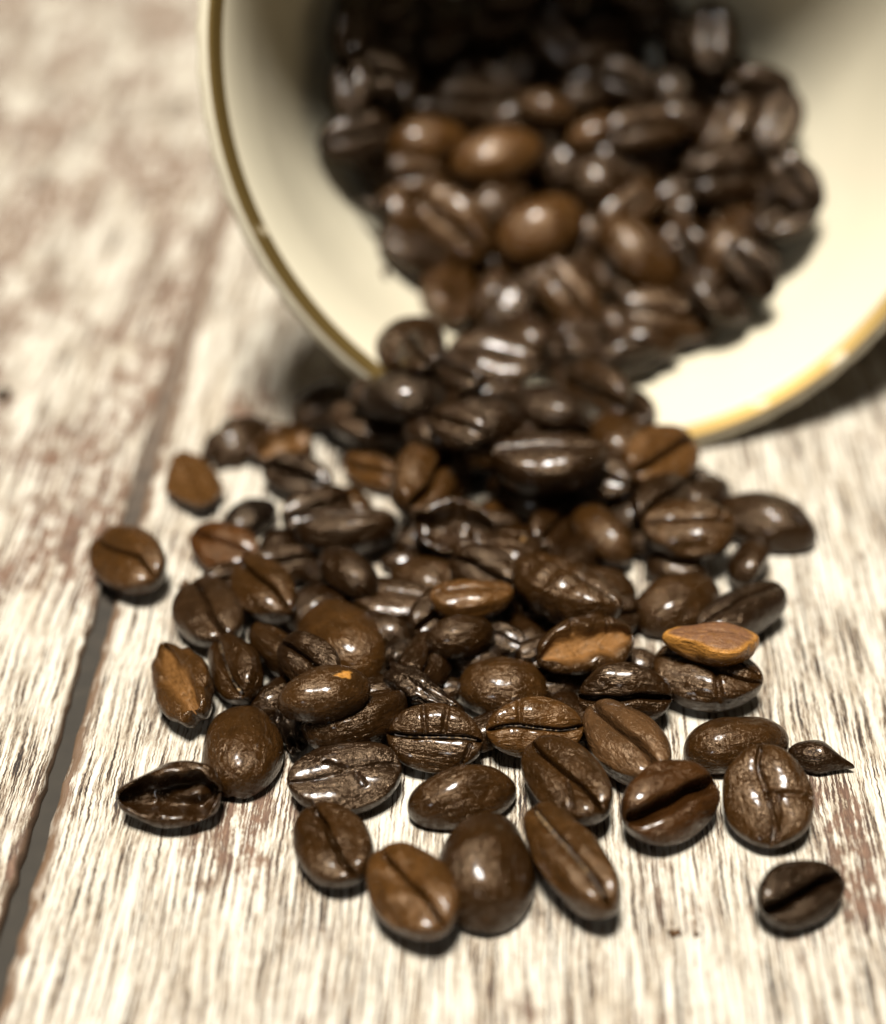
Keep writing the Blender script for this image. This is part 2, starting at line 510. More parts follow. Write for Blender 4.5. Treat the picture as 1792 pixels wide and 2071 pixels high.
# name, label, group, location (mm), rotation (quaternion), length, width/length, face height, dome height, shape options
BEANS = [
    ('coffee_bean', 'coffee bean standing with its crease upright in the cup mouth', 'coffee bean', 'beans spilled on the table', (1.11, 206.11, 10.73), (0.6857, 0.2564, 0.0767, 0.6769), 13.01, 0.6696, 0.13, 0.2924, dict(gd=0.1, gw=0.09, c=1, res=1)),
    ('coffee_bean', 'round smooth coffee bean on the left of the gold cup lip', 'coffee bean', 'beans spilled on the table', (-4.52, 186.40, 13.29), (0.0000, 0.8942, 0.4476, -0.0000), 11.73, 0.744, 0.13, 0.3612, dict(c=0, res=1)),
    ('coffee_bean', 'broad coffee bean lying face out across the bottom of the cup mouth', 'coffee bean', 'beans spilled on the table', (6.77, 187.97, 10.69), (0.9699, 0.2239, -0.0214, -0.0929), 13.01, 0.6882, 0.13, 0.2924, dict(gd=0.05, gw=0.06, c=0, res=1)),
    ('coffee_bean', 'small coffee bean with a pale glint above the broad bean in the cup mouth', 'coffee bean', 'beans spilled on the table', (11.47, 195.73, 9.75), (0.0000, 0.7860, -0.6182, -0.0000), 9.50, 0.6696, 0.13, 0.2924, dict(c=0, res=1)),
    ('coffee_bean', 'narrow coffee bean squeezed right of the broad bean in the cup mouth', 'coffee bean', 'beans spilled on the table', (14.51, 198.14, 6.45), (0.1313, 0.7446, -0.6446, -0.1137), 10.02, 0.6696, 0.13, 0.2924, dict(c=-1, res=1)),
    ('coffee_bean', 'coffee bean at the left foot of the cup, nearest the gold rim', 'coffee bean', 'beans spilled on the table', (-16.32, 189.57, 1.70), (0.1151, 0.8741, 0.4679, 0.0616), 10.81, 0.744, 0.13, 0.2924, dict(c=0, res=1)),
    ('coffee_bean', 'very dark coffee bean just below the left cup lip', 'coffee bean', 'beans spilled on the table', (-5.05, 175.77, 12.90), (0.0872, -0.9962, 0.0000, 0.0000), 10.72, 0.744, 0.13, 0.2924, dict(c=-2, res=1)),  # colour darkened to carry the deep shadow it lies in
    ('coffee_bean', 'long flat-faced coffee bean below the very dark bean under the cup lip', 'coffee bean', 'beans spilled on the table', (-8.34, 178.75, 7.49), (0.9906, -0.0346, 0.0046, -0.1325), 13.45, 0.6696, 0.08, 0.2924, dict(gd=0.02, gw=0.05, c=0, res=1)),
    ('coffee_bean', 'dark coffee bean with a notched end below the broad bean in the mouth', 'coffee bean', 'beans spilled on the table', (4.82, 175.74, 8.94), (0.0865, 0.9890, 0.1193, 0.0104), 10.95, 0.6696, 0.13, 0.2924, dict(c=-1, lump=0.03, res=1)),
    ('coffee_bean', 'dark smooth coffee bean in the middle of the spill under the cup lip', 'coffee bean', 'beans spilled on the table', (13.47, 178.41, 9.19), (0.0429, 0.9824, -0.1818, -0.0079), 10.77, 0.6696, 0.13, 0.2924, dict(c=-1, res=1)),
    ('coffee_bean', 'coffee bean with a dark open crease leaning on the right cup lip', 'coffee bean', 'beans spilled on the table', (20.18, 185.02, 7.77), (0.7774, 0.4953, -0.2083, -0.3270), 10.77, 0.6696, 0.13, 0.2924, dict(c=0, gd=0.12, gw=0.1, res=1)),
    ('coffee_bean', 'glossy brown coffee bean below the right cup lip', 'coffee bean', 'beans spilled on the table', (22.67, 177.39, 5.26), (0.0000, 0.8287, -0.5597, -0.0000), 9.83, 0.7254, 0.13, 0.2924, dict(c=1, res=1)),
    ('coffee_bean', 'pale tan coffee bean with straight dark crease beside the cup lip', 'coffee bean', 'beans spilled on the table', (27.63, 171.80, 6.57), (0.8951, 0.2908, 0.1045, 0.3215), 11.41, 0.744, 0.13, 0.2924, dict(c=2, gd=0.1, gw=0.1, res=1)),
    ('bean_fragment', 'small blackish coffee fragment right of the pale tan bean', 'bean fragment', 'beans spilled on the table', (33.64, 173.25, 1.39), (0.9427, 0.2526, -0.0564, -0.2106), 5.29, 0.744, 0.16, 0.215, dict(c=-2, jag=0.1, gd=0.03, res=1)),
    ('coffee_bean', 'coffee bean with a white glint behind the longest bean of the heap', 'coffee bean', 'beans spilled on the table', (3.41, 174.08, 5.30), (0.0175, 0.9998, 0.0000, 0.0000), 9.41, 0.5766, 0.13, 0.2924, dict(c=1, res=1)),
    ('coffee_bean', 'longest coffee bean of the heap, lying sideways with crease up below the mouth', 'coffee bean', 'beans spilled on the table', (13.19, 167.71, 9.62), (0.9971, -0.0697, -0.0020, 0.0292), 14.50, 0.744, 0.13, 0.3268, dict(gd=0.06, gw=0.06, c=-0.5, res=1)),
    ('coffee_bean', 'lumpy cratered tan coffee bean left of the longest bean', 'coffee bean', 'beans spilled on the table', (-1.54, 166.72, 7.04), (0.8109, 0.2792, 0.1674, 0.4863), 13.22, 0.6882, 0.13, 0.2924, dict(c=1.2, lump=0.045, gw=0.12, gd=0.1, gs=0.12, res=1)),
    ('coffee_bean', 'dark coffee bean with a tiny glint below the pale tan bean', 'coffee bean', 'beans spilled on the table', (24.07, 167.51, 1.39), (0.0000, 0.7991, 0.6011, 0.0000), 10.68, 0.6696, 0.13, 0.2924, dict(c=-1.5, res=1)),
    ('coffee_bean', 'olive brown coffee bean, face up, left of the bean with a black spot', 'coffee bean', 'beans spilled on the table', (29.62, 158.56, 5.86), (0.9922, 0.1218, -0.0034, -0.0279), 11.56, 0.744, 0.13, 0.2924, dict(gd=0.05, gw=0.05, gs=0.05, c=1, cr=[(0.62, 0.05, 0.72, 0.75)], fold=1, res=2)),
    ('coffee_bean', 'coffee bean with a round black spot at the right edge of the heap', 'coffee bean', 'beans spilled on the table', (40.39, 164.28, 1.76), (0.0170, -0.9763, 0.2155, -0.0038), 13.20, 0.6138, 0.13, 0.2924, dict(c=-0.3, spot=(0.62, 0.18, 0.16, 0), res=2)),
    ('coffee_bean', 'coffee bean tucked under the bean with the black spot', 'coffee bean', 'beans spilled on the table', (37.16, 156.03, 2.15), (0.3579, 0.7675, 0.4821, 0.2248), 7.99, 0.6696, 0.13, 0.2924, dict(c=-0.3, res=2)),
    ('coffee_bean', 'slim coffee bean with a long ridge glint right of the heap centre', 'coffee bean', 'beans spilled on the table', (19.57, 161.11, 2.23), (0.2217, 0.8272, -0.4987, -0.1336), 11.14, 0.5766, 0.13, 0.2924, dict(c=1, res=2)),
    ('coffee_bean', 'small creased coffee bean between the slim ridged bean and the wrinkled one', 'coffee bean', 'beans spilled on the table', (13.67, 162.65, 2.70), (0.8254, 0.2367, 0.1413, 0.4926), 8.97, 0.6696, 0.13, 0.2924, dict(c=0, gd=0.1, gw=0.08, res=2)),
    ('coffee_bean', 'wrinkled upright coffee bean with a tan fleck in the heap middle', 'coffee bean', 'beans spilled on the table', (8.49, 155.54, 3.18), (0.0722, -0.8251, -0.5582, 0.0488), 10.85, 0.6696, 0.13, 0.2924, dict(c=0, lump=0.035, wr=0.012, spot=(0.15, 0.1, 0.1, 1), res=2)),
    ('bean_shell', 'open concave bean shell like a small bowl in the heap centre', 'bean shell', 'beans spilled on the table', (1.39, 158.46, 5.90), (0.9643, 0.2404, -0.0268, -0.1074), 10.51, 0.6696, 0.12, 0.2924, dict(c=-0.3, hol=1, gw=0.62, gd=0.26, p=4, jag=0.03, res=2)),
    ('coffee_bean', 'small orange brown coffee bean glowing behind the concave shell', 'coffee bean', 'beans spilled on the table', (5.66, 166.21, 1.00), (0.0000, 0.9319, 0.3627, 0.0000), 6.73, 0.6696, 0.13, 0.2924, dict(c=2.5, res=1)),
    ('coffee_bean', 'sideways coffee bean with a golden skin line along its top edge', 'coffee bean', 'beans spilled on the table', (-11.93, 160.94, 4.08), (0.9773, -0.2077, -0.0087, 0.0409), 12.58, 0.6138, 0.13, 0.3268, dict(gd=0.05, gw=0.07, sk=1, c=-0.6, res=2)),
    ('coffee_bean', 'orange brown coffee bean with two glints below the long flat-faced bean', 'coffee bean', 'beans spilled on the table', (-9.35, 174.48, 2.69), (0.8549, 0.4450, -0.1231, -0.2365), 8.45, 0.6696, 0.13, 0.2924, dict(c=2.2, gd=0.1, gw=0.12, res=1)),
    ('coffee_bean', 'small tan coffee bean above the bean with the golden skin line', 'coffee bean', 'beans spilled on the table', (-11.38, 169.10, 0.85), (0.0376, 0.8609, -0.5069, -0.0221), 6.53, 0.6696, 0.13, 0.2924, dict(c=1, res=1)),
    ('bean_shell', 'dark split shell with a black slot at the left back of the heap', 'bean shell', 'beans spilled on the table', (-18.76, 172.85, 2.88), (0.9553, 0.2030, -0.0447, -0.2103), 9.87, 0.5766, 0.13, 0.2924, dict(c=-1.2, gw=0.2, gd=0.22, p=4, hol=1, res=1)),
    ('bean_shell', 'dark curved shell with pointed tips at the far left of the heap', 'bean shell', 'beans spilled on the table', (-27.13, 182.51, 1.49), (0.1999, -0.9017, -0.3743, 0.0830), 11.76, 0.558, 0.05, 0.1892, dict(c=-0.6, jag=0.14, bend=0.12, point=0.5, gd=0, res=1)),
    ('bean_shell', 'orange inner shell standing behind the dark split shell', 'bean shell', 'beans spilled on the table', (-21.12, 180.31, 2.30), (0.9358, 0.2075, 0.0617, 0.2782), 9.02, 0.744, 0.1, 0.2236, dict(c=0.8, hol=1, gw=0.6, gd=0.2, p=4, jag=0.08, inter=0.5, res=1)),
    ('bean_shell', 'flat tan bean flake at the left edge of the heap', 'bean shell', 'beans spilled on the table', (-31.99, 172.46, 1.81), (0.8427, -0.0294, 0.0188, -0.5373), 11.70, 0.5766, 0.07, 0.1548, dict(c=0.9, gd=0.03, jag=0.03, bend=0.1, inter=0.3, res=1)),
    ('coffee_bean', 'nearly black coffee bean behind the reddish bean', 'coffee bean', 'beans spilled on the table', (-24.33, 166.02, 1.07), (0.0000, 0.9218, 0.3877, 0.0000), 8.22, 0.6696, 0.13, 0.2924, dict(c=-2.4, res=2)),  # near-black colour stands in for the shadow on this bean
    ('coffee_bean', 'reddish coffee bean lying face up at the left of the heap', 'coffee bean', 'beans spilled on the table', (-26.76, 158.98, 2.42), (0.9511, 0.1168, -0.0349, -0.2840), 9.68, 0.744, 0.1, 0.2408, dict(c=1.5, red=0.5, gd=0.07, gw=0.08, gs=0.08, res=2)),
    ('coffee_bean', 'lone coffee bean with a curved crease on the plank gap at far left', 'coffee bean', 'beans spilled on the table', (-37.90, 155.20, 3.52), (0.9007, 0.1588, -0.0702, -0.3983), 11.73, 0.7068, 0.13, 0.2924, dict(c=1.4, gs=0.16, gd=0.07, gw=0.06, lump=0.02, res=2)),
    ('coffee_bean', 'tiny round dark coffee bean right of the reddish bean', 'coffee bean', 'beans spilled on the table', (-20.53, 161.22, 0.78), (0.0000, 0.7986, 0.6019, 0.0000), 6.02, 0.7905, 0.13, 0.2924, dict(c=-1, res=2)),
    ('coffee_bean', 'smallest dark bean end beside the tiny round bean', 'coffee bean', 'beans spilled on the table', (-17.46, 158.65, 0.60), (0.0000, 0.9272, 0.3746, 0.0000), 4.62, 0.7905, 0.13, 0.2924, dict(c=-1.5, res=2)),
    ('coffee_bean', 'dark coffee bean under the bean with the golden skin line', 'coffee bean', 'beans spilled on the table', (-12.60, 154.31, 1.17), (0.0698, 0.9976, 0.0000, 0.0000), 8.53, 0.6696, 0.13, 0.2924, dict(c=-1.2, res=2)),
    ('coffee_bean', 'coffee bean with diagonal crease right of the greyish creased bean', 'coffee bean', 'beans spilled on the table', (-20.86, 149.31, 4.10), (0.8841, 0.0929, -0.0479, -0.4555), 11.50, 0.6138, 0.13, 0.2924, dict(c=1, gd=0.1, gw=0.08, res=2)),
    ('coffee_bean', 'greyish brown face-up coffee bean at the left front of the heap', 'coffee bean', 'beans spilled on the table', (-27.14, 146.21, 3.21), (0.8536, 0.0597, -0.0361, -0.5162), 11.07, 0.7254, 0.13, 0.2924, dict(c=0.6, gd=0.1, gw=0.08, grey=1, res=2)),
    ('coffee_bean', 'largest smooth dome-up coffee bean in the left half of the heap', 'coffee bean', 'beans spilled on the table', (-11.56, 140.51, 2.44), (0.0230, -0.8799, 0.4744, -0.0124), 13.79, 0.651, 0.13, 0.344, dict(c=1.2, sp=1, res=2)),
    ('coffee_bean', 'flat-faced coffee bean with a shiny rim above the largest dome bean', 'coffee bean', 'beans spilled on the table', (-6.19, 148.85, 3.04), (0.9875, -0.0345, 0.0054, -0.1536), 10.36, 0.651, 0.09, 0.2924, dict(c=0, gd=0.03, gw=0.05, res=2)),
    ('coffee_bean', 'dome-up coffee bean with fine wrinkles on its right end in mid heap', 'coffee bean', 'beans spilled on the table', (-1.20, 153.12, 1.41), (0.0173, -0.9910, 0.1324, -0.0023), 10.85, 0.6138, 0.13, 0.2924, dict(c=0.4, wr=0.012, wk=9, ws=1, res=2)),
    ('coffee_bean', 'bean end with a thin glint behind the dome with fine wrinkles', 'coffee bean', 'beans spilled on the table', (-4.95, 157.59, 0.94), (0.0000, 1.0000, -0.0000, -0.0000), 5.32, 0.6696, 0.13, 0.2924, dict(c=-0.6, res=2)),
    ('coffee_bean', 'orange brown flat-topped coffee bean at the centre of the heap', 'coffee bean', 'beans spilled on the table', (3.40, 145.04, 6.47), (0.9940, -0.0870, -0.0057, 0.0656), 9.84, 0.6138, 0.1, 0.2924, dict(c=2, gd=0.035, gw=0.06, cr=[(-0.75, -0.2, -0.55, 0.6)], res=2)),
    ('coffee_bean', 'smooth dome-up coffee bean in front of the orange brown flat-topped one', 'coffee bean', 'beans spilled on the table', (2.05, 139.86, 4.61), (0.0344, -0.9838, -0.1758, 0.0061), 7.91, 0.651, 0.13, 0.3612, dict(c=-0.2, res=2)),
    ('bean_fragment', 'jagged dark coffee fragment left of the smooth dome-up bean', 'bean fragment', 'beans spilled on the table', (-3.89, 140.83, 1.50), (0.0434, 0.9939, 0.1018, 0.0044), 6.66, 0.5115, 0.22, 0.215, dict(c=-1.6, lump=0.07, jag=0.12, point=-0.4, gd=0, wr=0.02, res=2)),
    ('coffee_bean', 'slanting coffee bean with a wrinkled shiny flank right of heap centre', 'coffee bean', 'beans spilled on the table', (14.26, 146.20, 7.07), (0.9367, -0.1316, 0.0452, -0.3214), 14.19, 0.558, 0.12, 0.2924, dict(c=0.5, gd=0.02, gw=0.05, wr=0.012, res=2)),
    ('coffee_bean', 'dull round coffee bean behind the slanting one', 'coffee bean', 'beans spilled on the table', (18.71, 151.58, 1.34), (0.0000, 1.0000, 0.0000, 0.0000), 8.77, 0.7905, 0.13, 0.2924, dict(c=0.3, res=2)),
    ('coffee_bean', 'dome-up coffee bean above the orange broken half on the right', 'coffee bean', 'beans spilled on the table', (27.59, 148.80, 1.55), (0.0167, -0.9578, -0.2869, 0.0050), 11.89, 0.6324, 0.13, 0.2924, dict(c=0.6, res=2)),
    ('coffee_bean', 'long dark olive bean behind the orange broken half', 'coffee bean', 'beans spilled on the table', (34.54, 145.60, 3.71), (0.9560, -0.0501, -0.0151, 0.2886), 12.75, 0.465, 0.13, 0.2924, dict(c=-0.4, gd=0.05, gw=0.06, grey=1, res=2)),
    ('bean_fragment', 'bright orange broken bean half with a slit, lying on another bean', 'bean fragment', 'beans spilled on the table', (29.54, 136.04, 7.84), (0.9915, -0.1042, 0.0082, -0.0778), 10.14, 0.558, 0.1, 0.258, dict(c=4.4, gd=0.0, inter=1, cr=[(-0.05, 0.1, 0.5, 0.05)], jag=0.09, lump=0.03, point=-0.25, or_=1, cd=0.13, res=2)),
    ('coffee_bean', 'cracked face-up coffee bean underneath the orange broken half', 'coffee bean', 'beans spilled on the table', (29.38, 135.09, 3.66), (0.9864, 0.1037, -0.0134, -0.1272), 12.56, 0.6882, 0.13, 0.2924, dict(c=0.3, gd=0.06, gw=0.05, gs=-0.2, cr=[(0.1, -0.1, 0.3, -0.9), (0.4, 0.3, 0.8, 0.1)], res=2)),
    ('coffee_bean', 'hollow-faced coffee bean with orange inside and cracked rim', 'coffee bean', 'beans spilled on the table', (15.82, 137.77, 5.52), (0.9331, 0.3032, 0.0597, 0.1839), 11.52, 0.6138, 0.13, 0.258, dict(c=0.4, hol=1, gw=0.5, gd=0.12, p=4, cr=[(0.55, 0.2, 0.6, 0.95), (-0.2, 0.5, -0.15, 0.9)], inter=1, jag=0.04, res=2)),
    ('coffee_bean', 'round peaberry with ripples on its front in the heap', 'coffee bean', 'beans spilled on the table', (6.65, 134.28, 2.13), (0.0349, -0.9994, 0.0000, 0.0000), 10.11, 0.744, 0.13, 0.3268, dict(c=0.9, wr=0.01, wk=13, ws=-1, rip=1, res=2)),
    ('coffee_bean', 'dull coffee bean behind the round rippled one', 'coffee bean', 'beans spilled on the table', (9.53, 144.09, 0.97), (0.0000, 0.8477, -0.5305, -0.0000), 7.50, 0.6696, 0.13, 0.2924, dict(c=-0.2, res=2)),
    ('coffee_bean', 'small black cracked bean peeking over the round rippled one', 'coffee bean', 'beans spilled on the table', (7.16, 141.65, 2.93), (0.9542, 0.1682, -0.0430, -0.2437), 5.40, 0.6696, 0.13, 0.2924, dict(c=-1.5, gd=0.06, res=2)),
    ('coffee_bean', 'olive bean end below the hollow-faced bean', 'coffee bean', 'beans spilled on the table', (22.29, 140.01, 0.73), (0.0172, -0.9879, 0.1539, -0.0027), 5.65, 0.744, 0.13, 0.2924, dict(c=0.2, grey=1, res=2)),
    ('coffee_bean', 'gnarled coffee bean with a deep crooked crease below the hollow-faced bean', 'coffee bean', 'beans spilled on the table', (19.86, 131.45, 3.66), (0.9057, 0.4223, -0.0158, -0.0339), 9.92, 0.6882, 0.13, 0.2924, dict(c=-0.4, gd=0.14, gw=0.1, lump=0.045, wr=0.01, wk=5, res=2)),
    ('coffee_bean', 'coffee bean with a bright orange fleck at the front left of the heap', 'coffee bean', 'beans spilled on the table', (-12.63, 127.71, 7.66), (0.2140, -0.9654, -0.1454, 0.0322), 9.99, 0.5766, 0.13, 0.3268, dict(c=0.8, spot=(0.45, -0.25, 0.2, 2), res=2)),
    ('coffee_bean', 'side-lying coffee bean just below the bean with the orange fleck', 'coffee bean', 'beans spilled on the table', (-9.67, 128.13, 4.13), (0.9238, -0.3002, -0.0734, 0.2259), 12.33, 0.5766, 0.13, 0.2924, dict(c=0, gd=0.05, gw=0.06, sk=1, res=2)),
    ('bean_fragment', 'dark twisted sliver with a shiny face in the front of the heap', 'bean fragment', 'beans spilled on the table', (-2.71, 131.93, 4.16), (0.9434, 0.1242, -0.0401, -0.3049), 9.16, 0.3906, 0.1, 0.1204, dict(c=-1.2, gd=0.0, jag=0.1, lump=0.04, point=0.5, wr=0.02, grey=1, res=2)),
    ('coffee_bean', 'small dark bean end between the twisted sliver and the round rippled one', 'coffee bean', 'beans spilled on the table', (0.40, 135.92, 0.57), (0.0000, 1.0000, -0.0000, -0.0000), 4.36, 0.6696, 0.13, 0.2924, dict(c=-0.8, res=2)),
    ('bean_shell', 'black curled shell scrap under the bean with the orange fleck', 'bean shell', 'beans spilled on the table', (-16.56, 128.65, 1.89), (0.7833, 0.2099, -0.1515, -0.5653), 6.89, 0.4185, 0.13, 0.2924, dict(c=-2.4, hol=1, gw=0.5, gd=0.2, p=4, jag=0.1, res=2)),
    ('coffee_bean', 'coffee bean showing pale skin in its crease left of the largest dome bean', 'coffee bean', 'beans spilled on the table', (-18.31, 139.48, 3.43), (0.8454, -0.3245, 0.1520, -0.3960), 9.67, 0.6138, 0.13, 0.2924, dict(c=0.2, gd=0.1, gw=0.12, sk=1, res=2)),
    ('coffee_bean', 'upright coffee bean with a skin-filled crease right of the broken tan bean', 'coffee bean', 'beans spilled on the table', (-23.43, 136.52, 3.14), (0.7694, 0.3266, -0.2145, -0.5053), 10.16, 0.651, 0.13, 0.2924, dict(c=0.2, gd=0.1, gw=0.12, sk=1, res=2)),
    ('coffee_bean', 'broken coffee bean with tan inside at the left front edge', 'coffee bean', 'beans spilled on the table', (-28.75, 133.91, 3.51), (0.8141, 0.1879, -0.1236, -0.5354), 12.04, 0.5766, 0.13, 0.2924, dict(c=1.2, hol=1, gw=0.42, gd=0.1, p=4, inter=0.7, jag=0.06, res=2)),
    ('coffee_bean', 'ball-shaped smooth coffee bean at the front left', 'coffee bean', 'beans spilled on the table', (-21.27, 125.18, 1.63), (0.0127, -0.7280, -0.6854, 0.0120), 11.65, 0.7254, 0.14, 0.3268, dict(c=0.8, res=2)),
    ('bean_shell', 'open hollow coffee bean with a black cavity at the left front', 'bean shell', 'beans spilled on the table', (-27.75, 117.87, 3.03), (0.9262, 0.3742, 0.0176, 0.0437), 10.90, 0.6324, 0.2, 0.2408, dict(c=-0.2, hol=1, gw=0.52, gd=0.34, p=4, point=-0.3, jag=0.03, res=2)),
    ('coffee_bean', 'flat disc-like grey brown coffee bean at the front of the heap', 'coffee bean', 'beans spilled on the table', (-10.24, 120.55, 2.97), (0.9918, 0.0868, 0.0082, 0.0939), 12.21, 0.6696, 0.08, 0.2408, dict(c=0, gd=0.02, gw=0.05, grey=1, cr=[(0.2, -0.1, 0.3, -0.5), (-0.3, 0.3, 0, 0.1)], lump=0.015, res=2)),
    ('coffee_bean', 'coffee bean split by a cross crack in the front row', 'coffee bean', 'beans spilled on the table', (-0.75, 125.50, 3.49), (0.9438, 0.3250, -0.0196, -0.0569), 10.36, 0.7068, 0.13, 0.2924, dict(c=0.3, gd=0.1, gw=0.07, cr=[(0.15, 0, 0.2, 0.95), (-0.2, 0.1, -0.3, 0.8), (0.75, -0.1, 0.6, -0.7)], sk=1, res=2)),
    ('coffee_bean', 'coffee bean with strong ribbed wrinkles beside the round rippled one', 'coffee bean', 'beans spilled on the table', (9.81, 126.48, 3.94), (0.9325, 0.3579, 0.0173, 0.0451), 10.41, 0.6696, 0.13, 0.2924, dict(c=1.6, gd=0.11, gw=0.07, wr=0.009, wk=7, sk=1, cr=[(-0.35, 0.1, -0.3, 0.9)], res=2)),
    ('coffee_bean', 'slender dome-up coffee bean in the front row centre', 'coffee bean', 'beans spilled on the table', (2.12, 118.80, 1.54), (0.0518, -0.9891, -0.1375, 0.0072), 11.83, 0.5208, 0.13, 0.2924, dict(c=0.5, res=2)),
    ('coffee_bean', 'coffee bean with diagonal forked crease in the front row', 'coffee bean', 'beans spilled on the table', (12.66, 119.29, 3.90), (0.8740, 0.1073, -0.0578, -0.4705), 12.31, 0.6138, 0.13, 0.2924, dict(c=0.5, gd=0.09, gw=0.07, cr=[(0.2, -0.1, 0.65, -0.5)], res=2)),
    ('coffee_bean', 'pinkish tan coffee bean with dark crease in the front row', 'coffee bean', 'beans spilled on the table', (19.32, 124.70, 3.55), (0.8623, 0.0603, -0.0351, -0.5016), 11.98, 0.6138, 0.13, 0.2924, dict(c=2, gd=0.09, gw=0.1, lump=0.02, grey=1, res=2)),
    ('coffee_bean', 'dome-up coffee bean at the right, in front of the cracked bean', 'coffee bean', 'beans spilled on the table', (31.24, 126.14, 1.53), (0.0174, -0.9944, -0.1046, 0.0018), 11.80, 0.5766, 0.13, 0.3096, dict(c=0.7, res=2)),
    ('bean_fragment', 'small pointed drop-shaped fragment at the right edge', 'bean fragment', 'beans spilled on the table', (40.06, 124.90, 0.92), (0.0173, 0.9888, -0.1483, -0.0026), 6.59, 0.5766, 0.14, 0.3096, dict(c=-0.8, point=0.75, gd=0, res=2)),
    ('coffee_bean', 'round face-up coffee bean cracked into three at the right front', 'coffee bean', 'beans spilled on the table', (33.04, 117.25, 3.60), (0.6693, 0.2076, 0.0841, -0.7084), 10.76, 0.8556, 0.13, 0.2924, dict(c=0.8, gd=0.06, gw=0.05, gs=0.12, cr=[(0.05, 0, 0.1, 0.9), (0.1, 0.25, 0.75, 0.2)], res=2)),
    ('coffee_bean', 'plump coffee bean with a wide open crease at the right front', 'coffee bean', 'beans spilled on the table', (23.15, 116.40, 3.65), (0.9249, 0.3005, 0.0720, 0.2216), 11.12, 0.7626, 0.17, 0.2924, dict(c=0.9, gd=0.16, gw=0.2, red=0.4, res=2)),
    ('coffee_bean', 'face-up coffee bean with diagonal crease at the front left of centre', 'coffee bean', 'beans spilled on the table', (-10.88, 111.45, 2.98), (0.8566, 0.1204, -0.0698, -0.4969), 10.01, 0.7254, 0.13, 0.2924, dict(c=0.4, gd=0.1, gw=0.08, res=2)),
    ('coffee_bean', 'foremost orange brown coffee bean with soft ribs on one half', 'coffee bean', 'beans spilled on the table', (-2.89, 104.55, 4.07), (0.8715, 0.0916, -0.0504, -0.4791), 11.66, 0.651, 0.13, 0.2924, dict(c=1.8, gd=0.09, gw=0.07, wr=0.012, wk=4, gs=0.06, res=2)),
    ('coffee_bean', 'smooth dome-up coffee bean between the two foremost creased beans', 'coffee bean', 'beans spilled on the table', (4.27, 108.35, 1.71), (0.0131, -0.7512, -0.6599, 0.0115), 13.16, 0.744, 0.13, 0.3784, dict(c=0.3, res=2)),
    ('coffee_bean', 'long narrow coffee bean with a tan skin strip at the front', 'coffee bean', 'beans spilled on the table', (12.46, 108.37, 4.18), (0.8534, 0.0747, -0.0450, -0.5140), 14.50, 0.465, 0.13, 0.2924, dict(c=1.2, gd=0.07, gw=0.07, sk=2, res=2)),
    ('coffee_bean', 'lone dark coffee bean on bare wood at the right front', 'coffee bean', 'beans spilled on the table', (34.78, 105.28, 2.79), (0.9489, 0.2017, 0.0504, 0.2373), 9.28, 0.6882, 0.13, 0.2924, dict(c=-0.8, gd=0.16, gw=0.16, grey=1, res=2)),
    ('coffee_bean', 'dark coffee bean mostly buried under others in the spilled heap', 'coffee bean', 'beans buried in the spilled heap', (17.61, 174.32, 2.24), (0.1674, -0.9492, -0.2623, 0.0463), 11.01, 0.6696, 0.13, 0.2924, dict(c=-0.7, res=1)),  # buried beans: colour darkened for the shade inside the heap
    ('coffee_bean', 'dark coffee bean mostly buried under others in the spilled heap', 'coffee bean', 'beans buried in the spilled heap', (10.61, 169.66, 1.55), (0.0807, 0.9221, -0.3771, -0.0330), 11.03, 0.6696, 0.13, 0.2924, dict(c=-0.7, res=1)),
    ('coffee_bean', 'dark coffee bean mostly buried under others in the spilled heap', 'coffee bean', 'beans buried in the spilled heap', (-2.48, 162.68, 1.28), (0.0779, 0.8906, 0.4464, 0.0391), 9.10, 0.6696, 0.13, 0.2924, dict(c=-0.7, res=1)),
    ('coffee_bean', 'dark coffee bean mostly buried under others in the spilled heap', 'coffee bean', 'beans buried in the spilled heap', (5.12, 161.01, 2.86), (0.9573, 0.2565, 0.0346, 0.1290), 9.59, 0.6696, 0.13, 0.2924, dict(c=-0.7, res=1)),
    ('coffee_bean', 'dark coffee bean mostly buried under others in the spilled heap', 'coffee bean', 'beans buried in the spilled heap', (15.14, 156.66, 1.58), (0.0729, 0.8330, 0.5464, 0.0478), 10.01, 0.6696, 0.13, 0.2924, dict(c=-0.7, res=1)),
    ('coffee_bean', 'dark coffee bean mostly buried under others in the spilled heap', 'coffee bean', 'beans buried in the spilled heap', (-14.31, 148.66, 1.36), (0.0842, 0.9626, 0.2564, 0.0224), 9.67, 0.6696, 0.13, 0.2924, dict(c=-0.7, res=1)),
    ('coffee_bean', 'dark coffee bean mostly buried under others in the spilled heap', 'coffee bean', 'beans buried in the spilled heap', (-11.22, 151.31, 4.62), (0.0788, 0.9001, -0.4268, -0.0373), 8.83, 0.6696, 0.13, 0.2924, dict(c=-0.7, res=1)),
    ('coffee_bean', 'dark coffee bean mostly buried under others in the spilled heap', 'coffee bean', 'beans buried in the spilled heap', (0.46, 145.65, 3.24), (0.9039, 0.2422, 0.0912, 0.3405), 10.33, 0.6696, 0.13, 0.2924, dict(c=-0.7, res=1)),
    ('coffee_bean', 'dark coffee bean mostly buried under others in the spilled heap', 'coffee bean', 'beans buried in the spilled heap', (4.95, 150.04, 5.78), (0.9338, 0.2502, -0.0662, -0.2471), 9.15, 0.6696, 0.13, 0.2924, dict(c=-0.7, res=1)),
    ('coffee_bean', 'dark coffee bean mostly buried under others in the spilled heap', 'coffee bean', 'beans buried in the spilled heap', (11.59, 149.58, 3.00), (0.8580, 0.2299, 0.1189, 0.4437), 9.21, 0.6696, 0.13, 0.2924, dict(c=-0.7, res=1)),
